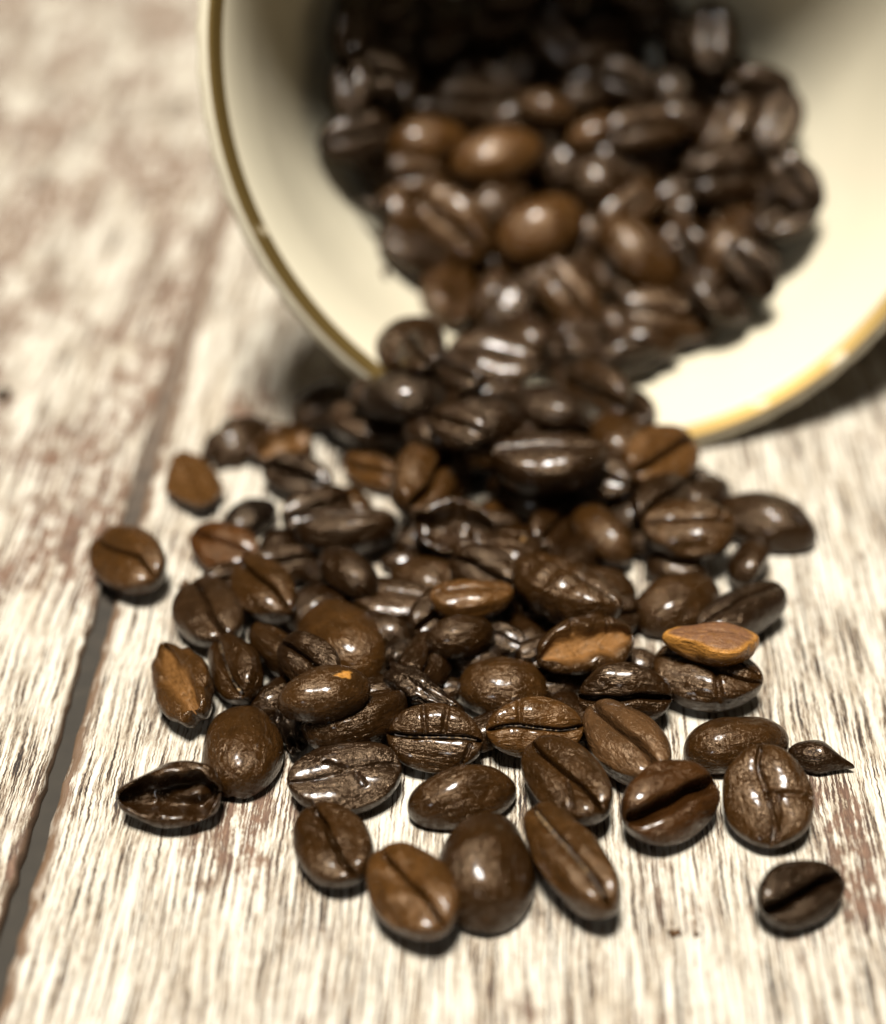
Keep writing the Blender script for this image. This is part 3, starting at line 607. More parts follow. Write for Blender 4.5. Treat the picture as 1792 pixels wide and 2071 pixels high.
    ('coffee_bean', 'dark coffee bean mostly buried under others in the spilled heap', 'coffee bean', 'beans buried in the spilled heap', (11.93, 139.50, 2.73), (0.9386, 0.2515, 0.0611, 0.2279), 7.84, 0.6696, 0.13, 0.2924, dict(c=-0.7, res=1)),
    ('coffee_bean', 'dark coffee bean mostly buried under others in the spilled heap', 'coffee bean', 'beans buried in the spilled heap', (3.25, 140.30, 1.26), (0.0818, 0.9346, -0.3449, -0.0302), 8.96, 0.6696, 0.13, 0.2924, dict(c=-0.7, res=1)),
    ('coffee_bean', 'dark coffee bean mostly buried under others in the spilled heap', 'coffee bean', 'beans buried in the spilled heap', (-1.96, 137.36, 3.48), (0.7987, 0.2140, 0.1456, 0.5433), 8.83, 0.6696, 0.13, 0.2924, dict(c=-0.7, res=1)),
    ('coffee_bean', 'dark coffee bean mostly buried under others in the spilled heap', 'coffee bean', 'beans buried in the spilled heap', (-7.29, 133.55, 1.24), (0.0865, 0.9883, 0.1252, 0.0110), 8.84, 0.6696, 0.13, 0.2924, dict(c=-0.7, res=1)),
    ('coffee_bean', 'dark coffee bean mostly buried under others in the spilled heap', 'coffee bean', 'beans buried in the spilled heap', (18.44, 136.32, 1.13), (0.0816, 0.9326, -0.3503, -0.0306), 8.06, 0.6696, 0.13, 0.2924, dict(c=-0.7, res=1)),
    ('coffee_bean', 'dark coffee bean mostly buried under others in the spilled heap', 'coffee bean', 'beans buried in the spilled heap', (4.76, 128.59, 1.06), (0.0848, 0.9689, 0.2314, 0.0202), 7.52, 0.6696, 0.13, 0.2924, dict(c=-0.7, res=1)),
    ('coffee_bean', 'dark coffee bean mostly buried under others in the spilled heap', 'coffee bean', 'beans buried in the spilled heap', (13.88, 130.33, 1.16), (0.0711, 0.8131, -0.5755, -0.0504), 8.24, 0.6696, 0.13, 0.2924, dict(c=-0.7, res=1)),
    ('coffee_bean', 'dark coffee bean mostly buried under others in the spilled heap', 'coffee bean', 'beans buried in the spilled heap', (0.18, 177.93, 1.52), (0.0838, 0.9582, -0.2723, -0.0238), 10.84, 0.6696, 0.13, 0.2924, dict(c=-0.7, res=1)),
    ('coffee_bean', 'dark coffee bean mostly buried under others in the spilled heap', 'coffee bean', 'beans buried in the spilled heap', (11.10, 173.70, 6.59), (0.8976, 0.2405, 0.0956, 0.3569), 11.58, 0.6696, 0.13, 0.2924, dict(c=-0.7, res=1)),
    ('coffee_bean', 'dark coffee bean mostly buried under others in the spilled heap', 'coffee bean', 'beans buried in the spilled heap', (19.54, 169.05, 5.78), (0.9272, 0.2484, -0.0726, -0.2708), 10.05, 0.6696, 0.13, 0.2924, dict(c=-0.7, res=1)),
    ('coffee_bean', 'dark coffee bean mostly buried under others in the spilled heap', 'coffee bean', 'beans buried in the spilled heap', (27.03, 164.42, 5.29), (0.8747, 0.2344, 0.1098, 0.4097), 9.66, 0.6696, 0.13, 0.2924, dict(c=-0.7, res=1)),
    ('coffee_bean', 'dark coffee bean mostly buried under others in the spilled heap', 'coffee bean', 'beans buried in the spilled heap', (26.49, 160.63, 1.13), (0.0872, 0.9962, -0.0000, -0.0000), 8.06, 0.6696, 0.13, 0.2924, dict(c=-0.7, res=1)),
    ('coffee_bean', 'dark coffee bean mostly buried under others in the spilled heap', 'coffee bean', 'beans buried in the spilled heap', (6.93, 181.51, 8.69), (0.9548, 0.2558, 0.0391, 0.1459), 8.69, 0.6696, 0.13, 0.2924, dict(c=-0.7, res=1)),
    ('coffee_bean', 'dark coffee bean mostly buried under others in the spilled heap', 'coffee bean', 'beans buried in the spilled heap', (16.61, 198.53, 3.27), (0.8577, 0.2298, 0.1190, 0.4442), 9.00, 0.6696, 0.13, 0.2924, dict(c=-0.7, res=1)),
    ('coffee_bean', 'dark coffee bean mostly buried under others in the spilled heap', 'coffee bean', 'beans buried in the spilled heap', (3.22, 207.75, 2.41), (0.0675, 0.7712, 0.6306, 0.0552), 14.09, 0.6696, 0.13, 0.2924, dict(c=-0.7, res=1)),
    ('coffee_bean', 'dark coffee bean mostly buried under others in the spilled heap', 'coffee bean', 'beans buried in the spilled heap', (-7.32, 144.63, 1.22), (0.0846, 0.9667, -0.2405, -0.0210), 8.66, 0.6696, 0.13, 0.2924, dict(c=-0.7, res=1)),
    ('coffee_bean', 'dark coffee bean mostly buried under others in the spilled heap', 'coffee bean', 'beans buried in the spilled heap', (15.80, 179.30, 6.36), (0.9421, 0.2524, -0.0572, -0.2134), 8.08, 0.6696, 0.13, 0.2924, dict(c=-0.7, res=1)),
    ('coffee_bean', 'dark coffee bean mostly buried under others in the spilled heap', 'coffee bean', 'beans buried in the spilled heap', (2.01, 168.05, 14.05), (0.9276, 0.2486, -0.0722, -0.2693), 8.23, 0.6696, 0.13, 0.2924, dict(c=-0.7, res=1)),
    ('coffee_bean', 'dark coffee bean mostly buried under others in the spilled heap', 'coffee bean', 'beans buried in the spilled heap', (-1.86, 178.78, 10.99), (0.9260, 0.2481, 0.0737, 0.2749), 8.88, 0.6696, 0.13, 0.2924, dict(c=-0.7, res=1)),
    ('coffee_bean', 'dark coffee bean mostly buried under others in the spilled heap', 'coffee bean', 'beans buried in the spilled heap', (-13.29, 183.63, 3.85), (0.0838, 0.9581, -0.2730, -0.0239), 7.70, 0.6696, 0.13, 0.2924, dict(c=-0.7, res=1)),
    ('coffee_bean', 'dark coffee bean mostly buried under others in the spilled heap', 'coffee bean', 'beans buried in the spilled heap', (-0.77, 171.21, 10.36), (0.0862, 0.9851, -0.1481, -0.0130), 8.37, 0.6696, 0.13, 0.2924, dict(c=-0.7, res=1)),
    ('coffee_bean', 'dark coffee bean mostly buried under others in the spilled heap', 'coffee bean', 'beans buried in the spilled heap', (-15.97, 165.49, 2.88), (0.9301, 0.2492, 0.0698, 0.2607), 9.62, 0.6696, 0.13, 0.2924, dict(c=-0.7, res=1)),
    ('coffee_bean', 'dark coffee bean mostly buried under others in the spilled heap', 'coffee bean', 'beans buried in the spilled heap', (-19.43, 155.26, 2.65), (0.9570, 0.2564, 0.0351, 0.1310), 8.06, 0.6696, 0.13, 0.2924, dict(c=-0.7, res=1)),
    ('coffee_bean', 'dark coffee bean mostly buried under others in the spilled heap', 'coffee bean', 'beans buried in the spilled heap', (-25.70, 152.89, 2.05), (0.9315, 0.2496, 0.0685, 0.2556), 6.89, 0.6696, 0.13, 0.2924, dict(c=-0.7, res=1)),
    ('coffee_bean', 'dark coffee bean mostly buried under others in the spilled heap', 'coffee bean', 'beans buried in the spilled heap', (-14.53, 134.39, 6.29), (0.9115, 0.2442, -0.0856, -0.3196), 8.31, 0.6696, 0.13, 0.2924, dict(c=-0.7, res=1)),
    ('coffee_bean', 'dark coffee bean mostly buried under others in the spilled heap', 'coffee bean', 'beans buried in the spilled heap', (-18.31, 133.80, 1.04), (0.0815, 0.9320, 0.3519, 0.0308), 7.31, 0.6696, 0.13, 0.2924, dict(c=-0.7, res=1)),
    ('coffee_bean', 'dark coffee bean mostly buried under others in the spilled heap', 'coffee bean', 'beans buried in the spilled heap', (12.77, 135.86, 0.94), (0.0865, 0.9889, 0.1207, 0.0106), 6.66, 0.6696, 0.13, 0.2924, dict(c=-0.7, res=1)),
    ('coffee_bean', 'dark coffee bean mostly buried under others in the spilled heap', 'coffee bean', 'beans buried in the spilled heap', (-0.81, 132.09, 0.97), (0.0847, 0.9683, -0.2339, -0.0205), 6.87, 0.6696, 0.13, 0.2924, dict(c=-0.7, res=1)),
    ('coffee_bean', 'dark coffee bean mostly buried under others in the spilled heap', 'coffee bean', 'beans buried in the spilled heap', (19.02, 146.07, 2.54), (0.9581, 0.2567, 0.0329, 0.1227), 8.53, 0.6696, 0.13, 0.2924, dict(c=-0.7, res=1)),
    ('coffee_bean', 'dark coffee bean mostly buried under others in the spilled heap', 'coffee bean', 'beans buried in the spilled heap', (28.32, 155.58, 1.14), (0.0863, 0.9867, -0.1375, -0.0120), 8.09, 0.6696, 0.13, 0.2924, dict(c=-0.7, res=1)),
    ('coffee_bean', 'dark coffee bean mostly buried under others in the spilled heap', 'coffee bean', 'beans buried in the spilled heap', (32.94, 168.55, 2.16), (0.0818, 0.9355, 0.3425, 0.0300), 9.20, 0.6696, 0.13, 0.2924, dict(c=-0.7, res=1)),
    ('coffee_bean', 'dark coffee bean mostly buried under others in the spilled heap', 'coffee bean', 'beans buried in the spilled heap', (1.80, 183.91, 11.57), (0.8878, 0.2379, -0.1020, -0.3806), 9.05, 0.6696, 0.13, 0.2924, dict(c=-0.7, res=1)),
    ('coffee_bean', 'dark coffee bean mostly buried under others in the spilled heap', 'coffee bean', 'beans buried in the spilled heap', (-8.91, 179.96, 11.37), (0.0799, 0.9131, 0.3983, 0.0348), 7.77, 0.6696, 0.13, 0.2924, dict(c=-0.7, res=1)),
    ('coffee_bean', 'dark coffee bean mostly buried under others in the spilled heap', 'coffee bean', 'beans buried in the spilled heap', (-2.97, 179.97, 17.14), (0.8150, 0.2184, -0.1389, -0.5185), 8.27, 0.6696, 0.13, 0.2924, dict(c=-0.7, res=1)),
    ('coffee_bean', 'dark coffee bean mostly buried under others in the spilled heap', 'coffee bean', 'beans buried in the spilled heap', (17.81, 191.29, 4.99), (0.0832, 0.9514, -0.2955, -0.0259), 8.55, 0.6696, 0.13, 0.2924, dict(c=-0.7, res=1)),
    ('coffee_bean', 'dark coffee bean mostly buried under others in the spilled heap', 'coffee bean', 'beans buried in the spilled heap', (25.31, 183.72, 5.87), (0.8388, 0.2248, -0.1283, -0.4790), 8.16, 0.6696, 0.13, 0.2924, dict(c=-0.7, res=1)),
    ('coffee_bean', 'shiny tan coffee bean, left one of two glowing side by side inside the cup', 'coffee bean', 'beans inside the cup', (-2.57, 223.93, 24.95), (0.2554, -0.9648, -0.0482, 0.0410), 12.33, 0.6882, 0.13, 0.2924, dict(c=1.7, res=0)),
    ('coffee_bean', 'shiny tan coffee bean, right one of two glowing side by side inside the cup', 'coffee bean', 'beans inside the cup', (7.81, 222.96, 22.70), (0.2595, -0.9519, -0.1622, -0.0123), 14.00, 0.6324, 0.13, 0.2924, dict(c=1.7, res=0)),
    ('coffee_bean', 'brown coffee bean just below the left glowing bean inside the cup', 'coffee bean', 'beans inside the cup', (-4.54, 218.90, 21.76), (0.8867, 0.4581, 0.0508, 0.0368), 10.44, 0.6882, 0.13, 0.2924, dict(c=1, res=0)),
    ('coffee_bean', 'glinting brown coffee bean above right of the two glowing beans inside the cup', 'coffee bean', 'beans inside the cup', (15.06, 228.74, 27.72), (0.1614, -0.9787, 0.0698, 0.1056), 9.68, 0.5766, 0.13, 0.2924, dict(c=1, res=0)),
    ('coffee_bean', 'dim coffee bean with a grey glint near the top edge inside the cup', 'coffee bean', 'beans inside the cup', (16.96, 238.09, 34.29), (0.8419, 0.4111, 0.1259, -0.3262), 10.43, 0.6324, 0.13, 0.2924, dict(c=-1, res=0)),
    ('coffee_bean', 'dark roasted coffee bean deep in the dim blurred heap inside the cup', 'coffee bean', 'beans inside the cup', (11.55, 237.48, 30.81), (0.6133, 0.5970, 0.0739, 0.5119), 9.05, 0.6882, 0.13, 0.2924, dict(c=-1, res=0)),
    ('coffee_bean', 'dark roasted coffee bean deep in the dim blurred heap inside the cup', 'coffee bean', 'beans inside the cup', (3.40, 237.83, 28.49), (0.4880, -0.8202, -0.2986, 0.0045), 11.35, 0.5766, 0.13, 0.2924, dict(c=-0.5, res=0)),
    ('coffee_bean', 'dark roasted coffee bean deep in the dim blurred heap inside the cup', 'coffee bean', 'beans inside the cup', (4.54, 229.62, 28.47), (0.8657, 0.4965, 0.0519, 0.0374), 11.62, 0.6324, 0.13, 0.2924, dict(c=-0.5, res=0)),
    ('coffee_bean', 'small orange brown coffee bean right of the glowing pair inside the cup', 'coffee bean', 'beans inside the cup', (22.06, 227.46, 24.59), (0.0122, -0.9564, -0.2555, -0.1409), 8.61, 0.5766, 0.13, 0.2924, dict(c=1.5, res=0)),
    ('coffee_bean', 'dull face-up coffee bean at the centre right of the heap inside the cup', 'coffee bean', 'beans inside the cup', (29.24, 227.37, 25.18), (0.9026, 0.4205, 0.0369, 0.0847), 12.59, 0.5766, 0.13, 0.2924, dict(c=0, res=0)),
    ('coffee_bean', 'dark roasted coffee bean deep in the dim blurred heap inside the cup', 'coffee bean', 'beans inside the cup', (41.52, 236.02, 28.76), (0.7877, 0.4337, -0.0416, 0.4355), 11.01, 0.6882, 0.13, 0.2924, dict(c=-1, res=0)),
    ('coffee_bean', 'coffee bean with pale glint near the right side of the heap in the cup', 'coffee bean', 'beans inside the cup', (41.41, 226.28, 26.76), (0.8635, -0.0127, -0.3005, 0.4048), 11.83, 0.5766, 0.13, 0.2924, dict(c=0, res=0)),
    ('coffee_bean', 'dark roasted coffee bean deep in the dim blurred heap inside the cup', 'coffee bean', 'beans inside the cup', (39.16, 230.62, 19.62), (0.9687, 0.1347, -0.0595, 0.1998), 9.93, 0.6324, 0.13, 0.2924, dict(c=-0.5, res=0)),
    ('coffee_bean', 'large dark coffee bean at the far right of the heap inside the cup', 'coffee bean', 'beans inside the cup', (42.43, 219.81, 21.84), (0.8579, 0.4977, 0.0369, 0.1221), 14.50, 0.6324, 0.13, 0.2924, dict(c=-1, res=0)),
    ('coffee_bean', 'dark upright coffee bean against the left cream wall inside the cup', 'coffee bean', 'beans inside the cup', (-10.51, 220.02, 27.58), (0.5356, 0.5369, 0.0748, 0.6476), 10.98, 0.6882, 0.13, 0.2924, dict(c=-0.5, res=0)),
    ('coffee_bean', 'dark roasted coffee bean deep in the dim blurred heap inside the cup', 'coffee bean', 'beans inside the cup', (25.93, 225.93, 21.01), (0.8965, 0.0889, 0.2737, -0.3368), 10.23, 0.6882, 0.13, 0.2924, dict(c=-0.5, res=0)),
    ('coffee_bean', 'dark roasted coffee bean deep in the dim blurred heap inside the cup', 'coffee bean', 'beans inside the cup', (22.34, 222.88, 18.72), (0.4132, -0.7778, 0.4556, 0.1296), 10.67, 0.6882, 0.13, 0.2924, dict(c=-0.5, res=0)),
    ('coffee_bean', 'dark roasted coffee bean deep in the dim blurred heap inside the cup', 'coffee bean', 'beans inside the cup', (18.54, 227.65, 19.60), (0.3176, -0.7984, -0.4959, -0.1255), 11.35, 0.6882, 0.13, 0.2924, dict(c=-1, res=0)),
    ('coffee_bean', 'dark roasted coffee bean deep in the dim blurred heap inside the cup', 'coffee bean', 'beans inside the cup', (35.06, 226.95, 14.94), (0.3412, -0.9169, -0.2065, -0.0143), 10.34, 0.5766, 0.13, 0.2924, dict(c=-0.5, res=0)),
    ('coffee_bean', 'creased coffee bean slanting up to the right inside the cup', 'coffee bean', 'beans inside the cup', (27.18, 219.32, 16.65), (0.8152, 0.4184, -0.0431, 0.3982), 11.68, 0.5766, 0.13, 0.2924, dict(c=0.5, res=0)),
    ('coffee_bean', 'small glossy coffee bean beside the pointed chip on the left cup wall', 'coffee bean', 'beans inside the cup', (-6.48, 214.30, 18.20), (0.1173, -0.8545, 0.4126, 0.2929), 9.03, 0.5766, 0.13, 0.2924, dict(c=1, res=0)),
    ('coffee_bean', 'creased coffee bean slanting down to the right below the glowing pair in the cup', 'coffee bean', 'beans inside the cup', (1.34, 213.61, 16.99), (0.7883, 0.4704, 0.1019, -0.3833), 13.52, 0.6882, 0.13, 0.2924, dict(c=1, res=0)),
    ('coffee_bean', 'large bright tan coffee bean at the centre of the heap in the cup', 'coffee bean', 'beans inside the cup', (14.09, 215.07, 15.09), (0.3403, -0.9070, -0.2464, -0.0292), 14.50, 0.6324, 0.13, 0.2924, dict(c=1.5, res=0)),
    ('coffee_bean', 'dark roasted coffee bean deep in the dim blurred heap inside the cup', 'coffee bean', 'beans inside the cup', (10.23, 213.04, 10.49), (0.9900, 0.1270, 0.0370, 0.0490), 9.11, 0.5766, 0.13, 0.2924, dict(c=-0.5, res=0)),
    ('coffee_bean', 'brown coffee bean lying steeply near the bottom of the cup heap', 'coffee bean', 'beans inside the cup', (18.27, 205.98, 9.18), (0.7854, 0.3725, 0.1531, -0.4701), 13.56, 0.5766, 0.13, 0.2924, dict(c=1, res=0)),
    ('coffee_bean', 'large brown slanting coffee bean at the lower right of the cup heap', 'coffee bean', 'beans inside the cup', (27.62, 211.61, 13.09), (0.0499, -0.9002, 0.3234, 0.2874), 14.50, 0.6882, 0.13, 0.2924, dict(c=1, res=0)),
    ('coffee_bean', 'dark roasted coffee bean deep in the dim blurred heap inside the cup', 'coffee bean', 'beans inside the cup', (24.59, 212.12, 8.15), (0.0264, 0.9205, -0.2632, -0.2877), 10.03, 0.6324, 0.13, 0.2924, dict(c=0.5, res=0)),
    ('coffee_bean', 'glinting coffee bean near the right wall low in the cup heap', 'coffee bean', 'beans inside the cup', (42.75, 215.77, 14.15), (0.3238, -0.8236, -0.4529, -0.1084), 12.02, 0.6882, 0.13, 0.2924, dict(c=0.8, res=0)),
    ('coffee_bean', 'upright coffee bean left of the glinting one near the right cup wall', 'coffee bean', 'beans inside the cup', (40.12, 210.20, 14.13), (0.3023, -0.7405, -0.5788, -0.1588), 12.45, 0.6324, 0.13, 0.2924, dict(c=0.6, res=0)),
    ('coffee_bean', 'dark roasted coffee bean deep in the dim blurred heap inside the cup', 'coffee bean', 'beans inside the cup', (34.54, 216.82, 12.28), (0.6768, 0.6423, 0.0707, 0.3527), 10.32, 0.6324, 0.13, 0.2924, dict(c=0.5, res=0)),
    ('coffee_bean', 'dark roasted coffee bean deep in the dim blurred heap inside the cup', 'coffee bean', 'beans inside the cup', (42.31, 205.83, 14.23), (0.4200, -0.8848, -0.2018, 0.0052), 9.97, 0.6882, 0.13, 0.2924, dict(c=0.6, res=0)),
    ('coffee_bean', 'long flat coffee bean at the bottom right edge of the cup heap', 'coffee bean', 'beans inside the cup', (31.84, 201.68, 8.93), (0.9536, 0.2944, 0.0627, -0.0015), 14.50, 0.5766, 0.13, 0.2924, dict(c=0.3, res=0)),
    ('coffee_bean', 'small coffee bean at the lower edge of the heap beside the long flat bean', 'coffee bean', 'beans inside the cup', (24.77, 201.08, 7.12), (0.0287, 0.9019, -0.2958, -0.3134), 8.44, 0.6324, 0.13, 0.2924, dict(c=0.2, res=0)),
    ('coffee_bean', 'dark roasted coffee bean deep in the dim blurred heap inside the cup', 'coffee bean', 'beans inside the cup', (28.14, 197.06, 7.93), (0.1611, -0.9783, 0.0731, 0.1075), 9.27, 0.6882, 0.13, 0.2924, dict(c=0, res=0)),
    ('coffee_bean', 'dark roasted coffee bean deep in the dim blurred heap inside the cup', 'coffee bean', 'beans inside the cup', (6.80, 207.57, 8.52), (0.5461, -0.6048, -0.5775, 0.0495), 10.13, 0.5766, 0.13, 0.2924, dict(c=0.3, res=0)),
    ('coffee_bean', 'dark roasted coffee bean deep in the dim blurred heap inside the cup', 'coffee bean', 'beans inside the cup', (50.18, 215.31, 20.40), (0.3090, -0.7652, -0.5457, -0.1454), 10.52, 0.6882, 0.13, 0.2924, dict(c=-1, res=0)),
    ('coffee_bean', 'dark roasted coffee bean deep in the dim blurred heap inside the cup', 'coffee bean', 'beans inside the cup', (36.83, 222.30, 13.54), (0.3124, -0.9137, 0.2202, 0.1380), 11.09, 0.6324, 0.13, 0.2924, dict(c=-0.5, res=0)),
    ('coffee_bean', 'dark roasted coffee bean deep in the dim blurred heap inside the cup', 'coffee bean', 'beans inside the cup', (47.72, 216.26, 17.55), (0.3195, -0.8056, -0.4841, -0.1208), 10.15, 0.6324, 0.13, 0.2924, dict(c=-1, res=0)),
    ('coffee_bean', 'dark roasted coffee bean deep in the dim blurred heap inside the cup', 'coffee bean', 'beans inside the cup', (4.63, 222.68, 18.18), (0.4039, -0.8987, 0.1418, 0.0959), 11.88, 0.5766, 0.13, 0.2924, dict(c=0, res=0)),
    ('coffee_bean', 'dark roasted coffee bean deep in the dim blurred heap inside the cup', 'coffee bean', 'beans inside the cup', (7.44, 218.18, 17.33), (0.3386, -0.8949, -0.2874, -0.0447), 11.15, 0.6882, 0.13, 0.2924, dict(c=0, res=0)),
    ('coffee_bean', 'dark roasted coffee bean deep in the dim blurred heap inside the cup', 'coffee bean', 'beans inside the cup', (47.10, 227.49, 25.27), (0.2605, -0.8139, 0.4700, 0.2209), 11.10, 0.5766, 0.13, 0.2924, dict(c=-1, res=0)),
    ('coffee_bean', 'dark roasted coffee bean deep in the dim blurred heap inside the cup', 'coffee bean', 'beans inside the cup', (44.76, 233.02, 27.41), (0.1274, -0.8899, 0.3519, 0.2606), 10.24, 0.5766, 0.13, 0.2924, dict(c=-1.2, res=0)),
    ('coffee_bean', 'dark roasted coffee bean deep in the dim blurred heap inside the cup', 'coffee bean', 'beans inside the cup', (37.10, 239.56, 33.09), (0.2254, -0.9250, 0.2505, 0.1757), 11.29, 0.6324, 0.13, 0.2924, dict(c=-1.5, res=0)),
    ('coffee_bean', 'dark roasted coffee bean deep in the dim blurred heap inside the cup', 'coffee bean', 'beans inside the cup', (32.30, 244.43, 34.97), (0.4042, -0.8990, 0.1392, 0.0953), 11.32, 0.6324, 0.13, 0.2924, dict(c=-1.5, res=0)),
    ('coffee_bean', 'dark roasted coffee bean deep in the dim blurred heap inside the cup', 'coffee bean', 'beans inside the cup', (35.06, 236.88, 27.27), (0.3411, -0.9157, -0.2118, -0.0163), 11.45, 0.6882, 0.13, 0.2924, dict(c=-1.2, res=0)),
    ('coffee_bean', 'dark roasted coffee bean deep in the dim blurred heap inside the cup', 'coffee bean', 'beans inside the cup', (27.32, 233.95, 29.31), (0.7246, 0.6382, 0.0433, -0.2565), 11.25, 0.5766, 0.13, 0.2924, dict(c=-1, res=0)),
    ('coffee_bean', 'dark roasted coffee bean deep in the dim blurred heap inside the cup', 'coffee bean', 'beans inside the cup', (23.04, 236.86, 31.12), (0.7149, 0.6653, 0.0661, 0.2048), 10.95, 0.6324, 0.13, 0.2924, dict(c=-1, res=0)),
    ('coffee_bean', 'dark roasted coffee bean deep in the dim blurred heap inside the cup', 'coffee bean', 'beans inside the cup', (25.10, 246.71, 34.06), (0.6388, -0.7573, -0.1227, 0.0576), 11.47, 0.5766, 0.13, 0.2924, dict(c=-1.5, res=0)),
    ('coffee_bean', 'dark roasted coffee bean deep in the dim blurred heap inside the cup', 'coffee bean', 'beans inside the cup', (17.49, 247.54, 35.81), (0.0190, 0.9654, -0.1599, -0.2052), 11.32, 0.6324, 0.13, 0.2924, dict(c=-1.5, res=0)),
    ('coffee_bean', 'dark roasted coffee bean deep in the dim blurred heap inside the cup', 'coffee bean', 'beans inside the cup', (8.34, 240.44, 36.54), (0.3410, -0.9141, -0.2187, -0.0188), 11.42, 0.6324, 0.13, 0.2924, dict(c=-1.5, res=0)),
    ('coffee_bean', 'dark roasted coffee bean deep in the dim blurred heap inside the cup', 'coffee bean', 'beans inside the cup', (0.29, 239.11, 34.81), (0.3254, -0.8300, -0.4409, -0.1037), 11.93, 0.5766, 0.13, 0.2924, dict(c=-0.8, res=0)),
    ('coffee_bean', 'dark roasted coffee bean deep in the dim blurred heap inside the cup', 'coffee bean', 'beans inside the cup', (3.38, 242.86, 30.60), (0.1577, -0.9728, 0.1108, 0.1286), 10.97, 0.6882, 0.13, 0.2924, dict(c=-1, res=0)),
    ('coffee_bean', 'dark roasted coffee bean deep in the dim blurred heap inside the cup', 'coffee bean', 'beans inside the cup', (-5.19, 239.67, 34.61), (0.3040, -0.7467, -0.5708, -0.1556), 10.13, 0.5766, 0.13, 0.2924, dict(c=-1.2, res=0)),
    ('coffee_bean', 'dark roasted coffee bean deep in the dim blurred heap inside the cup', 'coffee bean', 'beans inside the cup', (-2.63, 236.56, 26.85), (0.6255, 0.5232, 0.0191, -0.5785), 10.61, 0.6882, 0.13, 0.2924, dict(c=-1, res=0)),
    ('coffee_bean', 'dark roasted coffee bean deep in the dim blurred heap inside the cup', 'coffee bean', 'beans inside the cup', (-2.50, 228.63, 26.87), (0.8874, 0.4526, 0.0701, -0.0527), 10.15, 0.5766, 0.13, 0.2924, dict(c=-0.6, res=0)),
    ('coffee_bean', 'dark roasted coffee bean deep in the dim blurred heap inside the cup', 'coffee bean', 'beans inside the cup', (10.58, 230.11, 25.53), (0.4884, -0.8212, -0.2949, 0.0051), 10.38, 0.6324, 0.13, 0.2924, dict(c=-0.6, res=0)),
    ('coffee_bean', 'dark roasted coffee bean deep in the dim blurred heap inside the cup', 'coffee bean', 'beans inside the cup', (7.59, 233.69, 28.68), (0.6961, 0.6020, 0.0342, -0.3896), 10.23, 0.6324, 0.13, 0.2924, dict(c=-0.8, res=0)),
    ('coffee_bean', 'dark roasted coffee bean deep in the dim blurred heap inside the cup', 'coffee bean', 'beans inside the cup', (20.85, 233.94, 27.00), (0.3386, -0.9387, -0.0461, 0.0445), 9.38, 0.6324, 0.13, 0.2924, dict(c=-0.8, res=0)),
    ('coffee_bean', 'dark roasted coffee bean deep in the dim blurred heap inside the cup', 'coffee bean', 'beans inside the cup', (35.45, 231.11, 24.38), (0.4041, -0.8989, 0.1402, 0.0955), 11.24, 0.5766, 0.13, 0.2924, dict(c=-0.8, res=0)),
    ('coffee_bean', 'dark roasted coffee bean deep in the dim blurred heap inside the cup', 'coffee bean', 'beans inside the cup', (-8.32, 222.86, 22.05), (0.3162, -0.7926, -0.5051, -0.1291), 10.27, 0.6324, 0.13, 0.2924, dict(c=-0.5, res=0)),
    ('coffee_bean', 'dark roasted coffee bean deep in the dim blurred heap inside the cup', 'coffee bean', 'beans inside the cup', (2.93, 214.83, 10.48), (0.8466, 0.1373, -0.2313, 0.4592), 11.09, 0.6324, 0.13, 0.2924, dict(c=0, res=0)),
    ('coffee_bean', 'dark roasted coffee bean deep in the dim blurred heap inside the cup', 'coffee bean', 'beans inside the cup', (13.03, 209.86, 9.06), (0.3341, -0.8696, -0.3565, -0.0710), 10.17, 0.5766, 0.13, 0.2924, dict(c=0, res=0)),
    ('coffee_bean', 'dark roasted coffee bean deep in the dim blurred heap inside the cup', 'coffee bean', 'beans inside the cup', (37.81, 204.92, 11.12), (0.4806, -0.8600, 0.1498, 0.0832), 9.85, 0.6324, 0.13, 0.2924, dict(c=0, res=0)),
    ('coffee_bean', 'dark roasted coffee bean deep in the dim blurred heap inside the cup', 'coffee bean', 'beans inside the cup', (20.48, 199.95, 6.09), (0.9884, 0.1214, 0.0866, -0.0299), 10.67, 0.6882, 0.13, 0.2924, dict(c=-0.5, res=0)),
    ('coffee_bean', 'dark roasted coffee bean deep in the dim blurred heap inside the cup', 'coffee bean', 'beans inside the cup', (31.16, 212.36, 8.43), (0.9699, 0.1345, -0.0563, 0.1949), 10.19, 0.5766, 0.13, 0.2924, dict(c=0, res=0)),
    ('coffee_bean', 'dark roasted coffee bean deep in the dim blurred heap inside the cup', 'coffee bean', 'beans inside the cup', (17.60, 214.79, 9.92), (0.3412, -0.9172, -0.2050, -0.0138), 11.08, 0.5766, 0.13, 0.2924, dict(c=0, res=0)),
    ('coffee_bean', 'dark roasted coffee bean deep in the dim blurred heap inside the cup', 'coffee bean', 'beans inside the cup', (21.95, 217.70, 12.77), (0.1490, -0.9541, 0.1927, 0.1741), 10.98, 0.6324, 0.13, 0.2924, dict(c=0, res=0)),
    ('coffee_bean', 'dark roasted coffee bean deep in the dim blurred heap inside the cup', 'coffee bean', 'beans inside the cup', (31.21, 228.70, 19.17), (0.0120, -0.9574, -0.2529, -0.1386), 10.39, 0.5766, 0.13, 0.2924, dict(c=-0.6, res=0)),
    ('coffee_bean', 'dark roasted coffee bean deep in the dim blurred heap inside the cup', 'coffee bean', 'beans inside the cup', (0.44, 242.10, 37.36), (0.9596, 0.1072, 0.1825, -0.1852), 10.87, 0.6324, 0.13, 0.2924, dict(c=-1.5, res=0)),
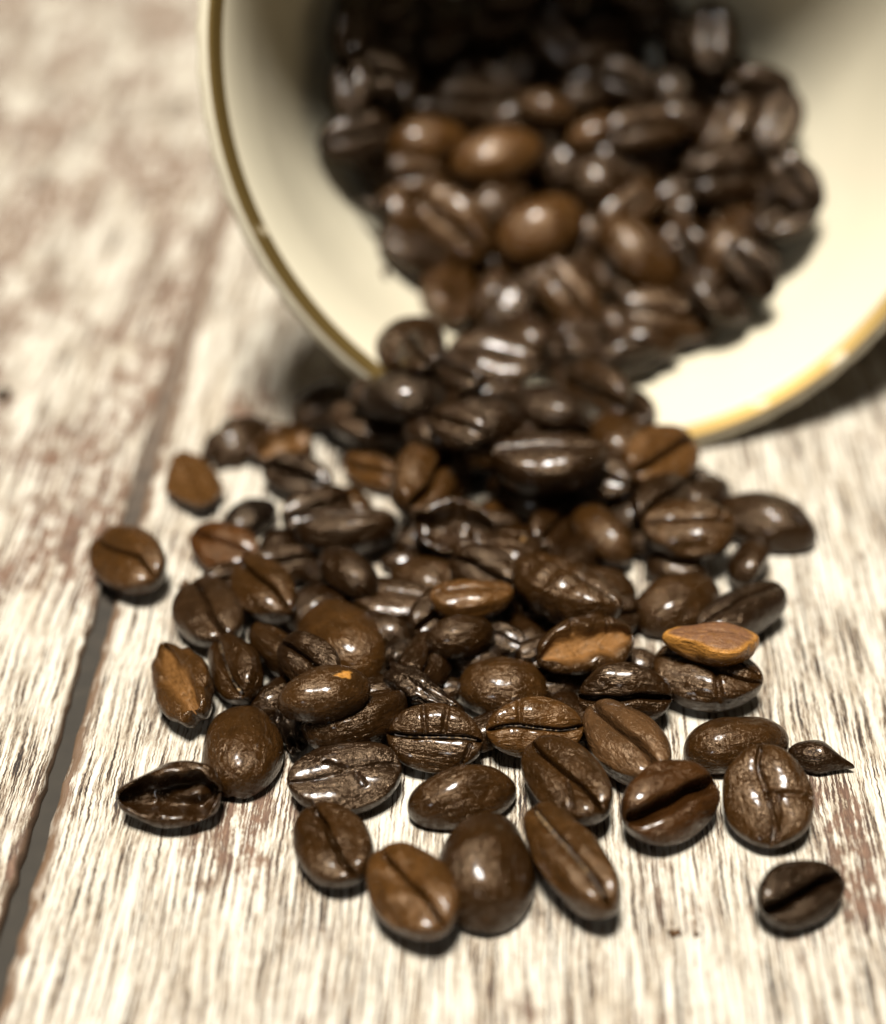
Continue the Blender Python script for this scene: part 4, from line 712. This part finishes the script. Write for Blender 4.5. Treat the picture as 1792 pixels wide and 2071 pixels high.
    ('coffee_bean', 'dark roasted coffee bean deep in the dim blurred heap inside the cup', 'coffee bean', 'beans inside the cup', (26.15, 246.74, 40.91), (0.9442, 0.1370, -0.1106, 0.2783), 11.43, 0.6882, 0.13, 0.2924, dict(c=-1.5, res=0)),
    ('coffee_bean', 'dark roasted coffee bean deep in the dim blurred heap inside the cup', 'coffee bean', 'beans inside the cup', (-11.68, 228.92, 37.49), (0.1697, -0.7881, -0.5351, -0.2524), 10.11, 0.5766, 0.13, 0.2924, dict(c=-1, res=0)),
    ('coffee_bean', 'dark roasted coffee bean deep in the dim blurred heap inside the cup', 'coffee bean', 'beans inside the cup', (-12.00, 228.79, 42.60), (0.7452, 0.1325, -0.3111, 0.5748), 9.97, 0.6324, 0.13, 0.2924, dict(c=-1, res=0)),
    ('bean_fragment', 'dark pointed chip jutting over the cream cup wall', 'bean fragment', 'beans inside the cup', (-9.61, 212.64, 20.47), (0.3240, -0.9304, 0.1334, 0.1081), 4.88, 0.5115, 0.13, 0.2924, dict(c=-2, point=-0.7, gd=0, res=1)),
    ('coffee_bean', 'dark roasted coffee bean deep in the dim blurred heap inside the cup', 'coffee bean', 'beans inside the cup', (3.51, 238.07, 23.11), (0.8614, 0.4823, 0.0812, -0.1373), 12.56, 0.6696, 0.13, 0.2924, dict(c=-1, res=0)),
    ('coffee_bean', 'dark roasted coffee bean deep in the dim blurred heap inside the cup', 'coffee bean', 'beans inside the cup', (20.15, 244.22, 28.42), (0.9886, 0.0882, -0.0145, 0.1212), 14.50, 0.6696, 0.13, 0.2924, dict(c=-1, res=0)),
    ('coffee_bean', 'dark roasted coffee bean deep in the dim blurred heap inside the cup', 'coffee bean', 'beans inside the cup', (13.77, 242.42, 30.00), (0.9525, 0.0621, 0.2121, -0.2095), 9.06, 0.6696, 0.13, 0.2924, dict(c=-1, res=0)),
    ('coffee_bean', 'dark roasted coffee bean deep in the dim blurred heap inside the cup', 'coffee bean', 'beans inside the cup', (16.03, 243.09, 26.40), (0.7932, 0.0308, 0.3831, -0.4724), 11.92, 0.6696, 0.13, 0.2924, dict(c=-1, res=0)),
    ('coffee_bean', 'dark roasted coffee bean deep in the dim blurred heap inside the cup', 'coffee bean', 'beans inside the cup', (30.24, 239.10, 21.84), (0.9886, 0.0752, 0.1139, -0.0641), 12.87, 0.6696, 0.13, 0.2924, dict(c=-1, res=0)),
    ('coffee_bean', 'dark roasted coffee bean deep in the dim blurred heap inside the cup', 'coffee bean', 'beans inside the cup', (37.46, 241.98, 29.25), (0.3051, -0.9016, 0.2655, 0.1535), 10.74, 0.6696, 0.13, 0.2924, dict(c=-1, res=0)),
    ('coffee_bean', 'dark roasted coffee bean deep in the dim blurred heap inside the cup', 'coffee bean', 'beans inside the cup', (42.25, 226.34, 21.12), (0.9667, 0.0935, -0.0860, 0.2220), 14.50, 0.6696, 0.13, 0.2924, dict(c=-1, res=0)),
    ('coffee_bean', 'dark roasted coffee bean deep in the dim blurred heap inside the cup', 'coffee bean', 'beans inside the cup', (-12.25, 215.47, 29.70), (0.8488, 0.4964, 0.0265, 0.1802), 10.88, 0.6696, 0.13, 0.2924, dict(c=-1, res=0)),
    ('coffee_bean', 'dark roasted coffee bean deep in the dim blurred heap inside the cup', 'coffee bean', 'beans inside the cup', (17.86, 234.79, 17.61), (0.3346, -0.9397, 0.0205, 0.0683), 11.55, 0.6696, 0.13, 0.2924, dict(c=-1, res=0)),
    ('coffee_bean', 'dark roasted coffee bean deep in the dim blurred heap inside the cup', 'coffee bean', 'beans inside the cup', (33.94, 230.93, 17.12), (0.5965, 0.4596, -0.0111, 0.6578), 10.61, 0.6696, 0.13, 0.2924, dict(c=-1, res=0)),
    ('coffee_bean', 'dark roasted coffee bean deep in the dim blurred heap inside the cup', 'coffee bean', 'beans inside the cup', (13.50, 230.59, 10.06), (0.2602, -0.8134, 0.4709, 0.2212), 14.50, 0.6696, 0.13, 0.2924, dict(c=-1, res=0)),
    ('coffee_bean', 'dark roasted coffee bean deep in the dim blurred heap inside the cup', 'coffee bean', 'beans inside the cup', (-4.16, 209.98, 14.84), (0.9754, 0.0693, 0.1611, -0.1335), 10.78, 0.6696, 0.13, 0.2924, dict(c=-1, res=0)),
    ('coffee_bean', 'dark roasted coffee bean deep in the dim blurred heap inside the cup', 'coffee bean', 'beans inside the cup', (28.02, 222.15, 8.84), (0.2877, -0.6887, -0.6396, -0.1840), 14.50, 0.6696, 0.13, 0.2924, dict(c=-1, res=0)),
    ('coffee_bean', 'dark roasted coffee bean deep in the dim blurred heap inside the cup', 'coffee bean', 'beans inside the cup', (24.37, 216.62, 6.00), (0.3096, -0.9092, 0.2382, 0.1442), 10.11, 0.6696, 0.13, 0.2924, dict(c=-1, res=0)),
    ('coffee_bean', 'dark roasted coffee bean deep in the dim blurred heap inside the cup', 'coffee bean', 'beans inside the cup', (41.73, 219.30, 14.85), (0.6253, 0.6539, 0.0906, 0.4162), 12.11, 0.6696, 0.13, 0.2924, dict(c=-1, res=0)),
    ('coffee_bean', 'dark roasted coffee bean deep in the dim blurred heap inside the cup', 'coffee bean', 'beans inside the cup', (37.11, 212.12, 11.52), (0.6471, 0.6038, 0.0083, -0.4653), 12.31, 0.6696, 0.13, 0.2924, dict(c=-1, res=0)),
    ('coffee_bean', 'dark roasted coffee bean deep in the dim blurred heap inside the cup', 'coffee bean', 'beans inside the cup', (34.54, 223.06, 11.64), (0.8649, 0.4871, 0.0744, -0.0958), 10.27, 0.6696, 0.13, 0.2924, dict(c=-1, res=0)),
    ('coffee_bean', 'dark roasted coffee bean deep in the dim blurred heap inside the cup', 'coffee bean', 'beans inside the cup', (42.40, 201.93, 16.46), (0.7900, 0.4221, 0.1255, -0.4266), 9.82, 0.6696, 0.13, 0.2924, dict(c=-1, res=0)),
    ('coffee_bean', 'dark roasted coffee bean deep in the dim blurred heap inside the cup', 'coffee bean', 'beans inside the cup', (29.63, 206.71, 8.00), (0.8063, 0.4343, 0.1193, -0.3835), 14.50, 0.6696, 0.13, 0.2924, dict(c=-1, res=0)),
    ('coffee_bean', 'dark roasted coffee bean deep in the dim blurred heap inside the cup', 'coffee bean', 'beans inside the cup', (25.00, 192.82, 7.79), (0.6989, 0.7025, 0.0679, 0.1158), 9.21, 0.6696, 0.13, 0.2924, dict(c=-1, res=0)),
    ('coffee_bean', 'dark roasted coffee bean deep in the dim blurred heap inside the cup', 'coffee bean', 'beans inside the cup', (9.59, 204.49, 8.77), (0.3104, -0.7706, -0.5381, -0.1424), 10.17, 0.6696, 0.13, 0.2924, dict(c=-1, res=0)),
    ('coffee_bean', 'dark roasted coffee bean deep in the dim blurred heap inside the cup', 'coffee bean', 'beans inside the cup', (49.17, 211.93, 24.48), (0.7860, 0.4191, 0.1269, -0.4365), 10.32, 0.6696, 0.13, 0.2924, dict(c=-1, res=0)),
    ('coffee_bean', 'dark roasted coffee bean deep in the dim blurred heap inside the cup', 'coffee bean', 'beans inside the cup', (48.20, 209.44, 20.17), (0.9596, 0.0945, -0.1021, 0.2446), 9.93, 0.6696, 0.13, 0.2924, dict(c=-1, res=0)),
    ('coffee_bean', 'dark roasted coffee bean deep in the dim blurred heap inside the cup', 'coffee bean', 'beans inside the cup', (17.43, 243.91, 27.16), (0.9947, 0.0836, 0.0364, 0.0482), 12.31, 0.6696, 0.13, 0.2924, dict(c=-1, res=0)),
    ('coffee_bean', 'dark roasted coffee bean deep in the dim blurred heap inside the cup', 'coffee bean', 'beans inside the cup', (10.73, 224.11, 12.84), (0.6687, 0.3383, 0.1542, -0.6439), 11.56, 0.6696, 0.13, 0.2924, dict(c=-1, res=0)),
    ('coffee_bean', 'dark roasted coffee bean deep in the dim blurred heap inside the cup', 'coffee bean', 'beans inside the cup', (47.84, 223.30, 28.11), (0.8307, 0.1734, -0.2190, 0.4816), 11.20, 0.6696, 0.13, 0.2924, dict(c=-1, res=0)),
    ('coffee_bean', 'dark roasted coffee bean deep in the dim blurred heap inside the cup', 'coffee bean', 'beans inside the cup', (45.63, 228.50, 31.33), (0.7097, 0.7019, 0.0556, -0.0230), 10.19, 0.6696, 0.13, 0.2924, dict(c=-1, res=0)),
    ('coffee_bean', 'dark roasted coffee bean deep in the dim blurred heap inside the cup', 'coffee bean', 'beans inside the cup', (39.15, 235.50, 35.88), (0.6254, 0.3099, 0.1605, -0.6979), 11.41, 0.6696, 0.13, 0.2924, dict(c=-1, res=0)),
    ('coffee_bean', 'dark roasted coffee bean deep in the dim blurred heap inside the cup', 'coffee bean', 'beans inside the cup', (15.20, 242.64, 25.37), (0.5996, 0.5471, -0.0069, -0.5841), 11.51, 0.6696, 0.13, 0.2924, dict(c=-1, res=0)),
    ('coffee_bean', 'dark roasted coffee bean deep in the dim blurred heap inside the cup', 'coffee bean', 'beans inside the cup', (27.03, 243.39, 28.64), (0.2286, -0.7438, 0.5746, 0.2537), 11.13, 0.6696, 0.13, 0.2924, dict(c=-1, res=0)),
    ('coffee_bean', 'dark roasted coffee bean deep in the dim blurred heap inside the cup', 'coffee bean', 'beans inside the cup', (25.39, 241.58, 33.57), (0.8426, 0.4950, 0.0208, 0.2112), 11.58, 0.6696, 0.13, 0.2924, dict(c=-1, res=0)),
    ('coffee_bean', 'dark roasted coffee bean deep in the dim blurred heap inside the cup', 'coffee bean', 'beans inside the cup', (12.74, 246.50, 38.75), (0.3077, -0.7604, -0.5524, -0.1481), 11.56, 0.6696, 0.13, 0.2924, dict(c=-1, res=0)),
    ('coffee_bean', 'dark roasted coffee bean deep in the dim blurred heap inside the cup', 'coffee bean', 'beans inside the cup', (14.89, 241.49, 23.22), (0.5775, 0.5215, -0.0129, -0.6280), 11.43, 0.6696, 0.13, 0.2924, dict(c=-1, res=0)),
    ('coffee_bean', 'dark roasted coffee bean deep in the dim blurred heap inside the cup', 'coffee bean', 'beans inside the cup', (-12.46, 223.54, 42.30), (0.5501, 0.5926, 0.1001, 0.5799), 9.95, 0.6696, 0.13, 0.2924, dict(c=-1, res=0)),
    ('coffee_bean', 'dark roasted coffee bean deep in the dim blurred heap inside the cup', 'coffee bean', 'beans inside the cup', (-10.01, 222.85, 35.75), (0.8668, 0.4909, 0.0677, -0.0553), 10.46, 0.6696, 0.13, 0.2924, dict(c=-1, res=0)),
    ('coffee_bean', 'dark roasted coffee bean deep in the dim blurred heap inside the cup', 'coffee bean', 'beans inside the cup', (-6.84, 227.60, 31.07), (0.6951, 0.4349, -0.0501, 0.5702), 10.82, 0.6696, 0.13, 0.2924, dict(c=-1, res=0)),
    ('coffee_bean', 'dark roasted coffee bean deep in the dim blurred heap inside the cup', 'coffee bean', 'beans inside the cup', (12.04, 239.60, 22.93), (0.5993, 0.5467, -0.0070, -0.5847), 10.64, 0.6696, 0.13, 0.2924, dict(c=-1, res=0)),
    ('coffee_bean', 'dark roasted coffee bean deep in the dim blurred heap inside the cup', 'coffee bean', 'beans inside the cup', (20.31, 237.70, 23.42), (0.2825, -0.6705, -0.6586, -0.1919), 9.80, 0.6696, 0.13, 0.2924, dict(c=-1, res=0)),
    ('coffee_bean', 'dark roasted coffee bean deep in the dim blurred heap inside the cup', 'coffee bean', 'beans inside the cup', (4.78, 220.60, 10.33), (0.8396, 0.0385, 0.3473, -0.4160), 11.06, 0.6696, 0.13, 0.2924, dict(c=-1, res=0)),
    ('coffee_bean', 'dark roasted coffee bean deep in the dim blurred heap inside the cup', 'coffee bean', 'beans inside the cup', (38.22, 200.55, 12.66), (0.9400, 0.0588, 0.2336, -0.2417), 9.77, 0.6696, 0.13, 0.2924, dict(c=-1, res=0)),
    ('coffee_bean', 'dark roasted coffee bean deep in the dim blurred heap inside the cup', 'coffee bean', 'beans inside the cup', (-8.03, 233.56, 42.26), (0.3383, -0.8929, -0.2934, -0.0469), 11.04, 0.6696, 0.13, 0.2924, dict(c=-1, res=0)),
    ('coffee_bean', 'dark roasted coffee bean deep in the dim blurred heap inside the cup', 'coffee bean', 'beans inside the cup', (5.20, 243.45, 34.75), (0.6031, 0.5511, -0.0059, -0.5767), 11.29, 0.6696, 0.13, 0.2924, dict(c=-1, res=0)),
    ('coffee_bean', 'dark roasted coffee bean deep in the dim blurred heap inside the cup', 'coffee bean', 'beans inside the cup', (10.75, 238.80, 42.22), (0.9685, 0.0933, -0.0817, 0.2160), 11.39, 0.6696, 0.13, 0.2924, dict(c=-1, res=0)),
    ('coffee_bean', 'dark roasted coffee bean deep in the dim blurred heap inside the cup', 'coffee bean', 'beans inside the cup', (20.01, 241.72, 42.16), (0.6952, 0.4350, -0.0500, 0.5700), 11.53, 0.6696, 0.13, 0.2924, dict(c=-1, res=0)),
    ('coffee_bean', 'dark roasted coffee bean deep in the dim blurred heap inside the cup', 'coffee bean', 'beans inside the cup', (28.30, 241.72, 41.34), (0.8367, 0.4585, 0.1039, -0.2808), 11.23, 0.6696, 0.13, 0.2924, dict(c=-1, res=0)),
    ('coffee_bean', 'dark roasted coffee bean deep in the dim blurred heap inside the cup', 'coffee bean', 'beans inside the cup', (-8.85, 232.14, 35.44), (0.7035, 0.7037, 0.0644, 0.0751), 10.04, 0.6696, 0.13, 0.2924, dict(c=-1, res=0)),
    ('coffee_bean', 'dark roasted coffee bean deep in the dim blurred heap inside the cup', 'coffee bean', 'beans inside the cup', (-7.43, 234.54, 39.66), (0.9858, 0.0737, 0.1263, -0.0823), 9.88, 0.6696, 0.13, 0.2924, dict(c=-1, res=0)),
    ('coffee_bean', 'dark roasted coffee bean deep in the dim blurred heap inside the cup', 'coffee bean', 'beans inside the cup', (-12.86, 218.82, 35.30), (0.6478, 0.3245, 0.1574, -0.6710), 10.00, 0.6696, 0.13, 0.2924, dict(c=-1, res=0)),
    ('coffee_bean', 'dark roasted coffee bean deep in the dim blurred heap inside the cup', 'coffee bean', 'beans inside the cup', (8.69, 240.32, 37.43), (0.9640, 0.0939, -0.0923, 0.2309), 11.45, 0.6696, 0.13, 0.2924, dict(c=-1, res=0)),
    ('coffee_crumb', 'tiny tan coffee crumb on bare wood near the bottom right', 'coffee crumb', 'crumbs of coffee', (22.40, 102.63, 0.21), (0.9946, 0.0000, 0.0000, 0.1042), 1.23, 0.651, 0.2, 0.172, dict(c=2, jag=0.2, gd=0, lump=0.06, res=1)),
    ('coffee_crumb', 'second tiny coffee crumb just right of the tan crumb', 'coffee crumb', 'crumbs of coffee', (24.44, 102.48, 0.12), (0.9318, 0.0000, 0.0000, 0.3628), 0.67, 0.744, 0.2, 0.172, dict(c=1.5, jag=0.2, gd=0, lump=0.06, res=1)),
    ('coffee_crumb', 'small yellow brown coffee flake right of the lone bean on the gap', 'coffee crumb', 'crumbs of coffee', (-30.87, 153.77, 0.40), (0.9130, 0.0000, 0.0000, -0.4079), 2.34, 0.558, 0.2, 0.172, dict(c=2.2, jag=0.2, gd=0, lump=0.06, res=1)),
    ('coffee_crumb', 'dark blurred coffee speck at the left edge of the wood', 'coffee crumb', 'crumbs of coffee', (-61.72, 195.09, 0.45), (0.7468, 0.0000, 0.0000, 0.6650), 2.59, 0.651, 0.2, 0.172, dict(c=-1, jag=0.2, gd=0, lump=0.06, res=1)),
    ('coffee_crumb', 'small dark coffee crumb stuck on the cream cup wall', 'coffee crumb', 'crumbs of coffee', (-8.16, 205.24, 13.90), (0.7020, 0.2915, -0.1779, 0.6250), 2.12, 0.465, 0.2, 0.172, dict(c=0, jag=0.2, gd=0, lump=0.06, res=1)),
]
shared = {}
for i, (name, label, cat, group, loc, quat, L, w, hf, hd, o) in enumerate(BEANS):
    fine = o.pop('res', 1)
    if fine == 0:                                              # blurred ones share a few meshes
        key = (round(w, 2), i % 6, o.get('gd', 1) == 0)
        if key not in shared:
            oo = {k: v for k, v in o.items() if k != 'c'}
            shared[key] = bean_mesh(10.0, w, hf, hd, oo, 500 + i, 40, 48)[0]
        me, g = shared[key], None
    else:
        me, g = bean_mesh(L, w, hf, hd, o, 100 + i, 56 if fine == 1 else 84, 72 if fine == 1 else 120)
    ob = bpy.data.objects.new(name, me)
    col.objects.link(ob)
    ob.location = Vector(loc) * MM
    ob.rotation_mode = 'QUATERNION'
    ob.rotation_quaternion = quat
    if fine == 0:
        ob.scale = (L / 10.0,) * 3
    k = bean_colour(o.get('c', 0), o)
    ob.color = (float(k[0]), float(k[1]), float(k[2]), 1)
    ob['label'] = label
    ob['category'] = cat
    ob['group'] = group
    if o.get('sk') and g:
        V, Fc = skin_mesh(L, w, hf, g, i, o['sk'])
        link_mesh('silver_skin', V, Fc, SKIN, ob)
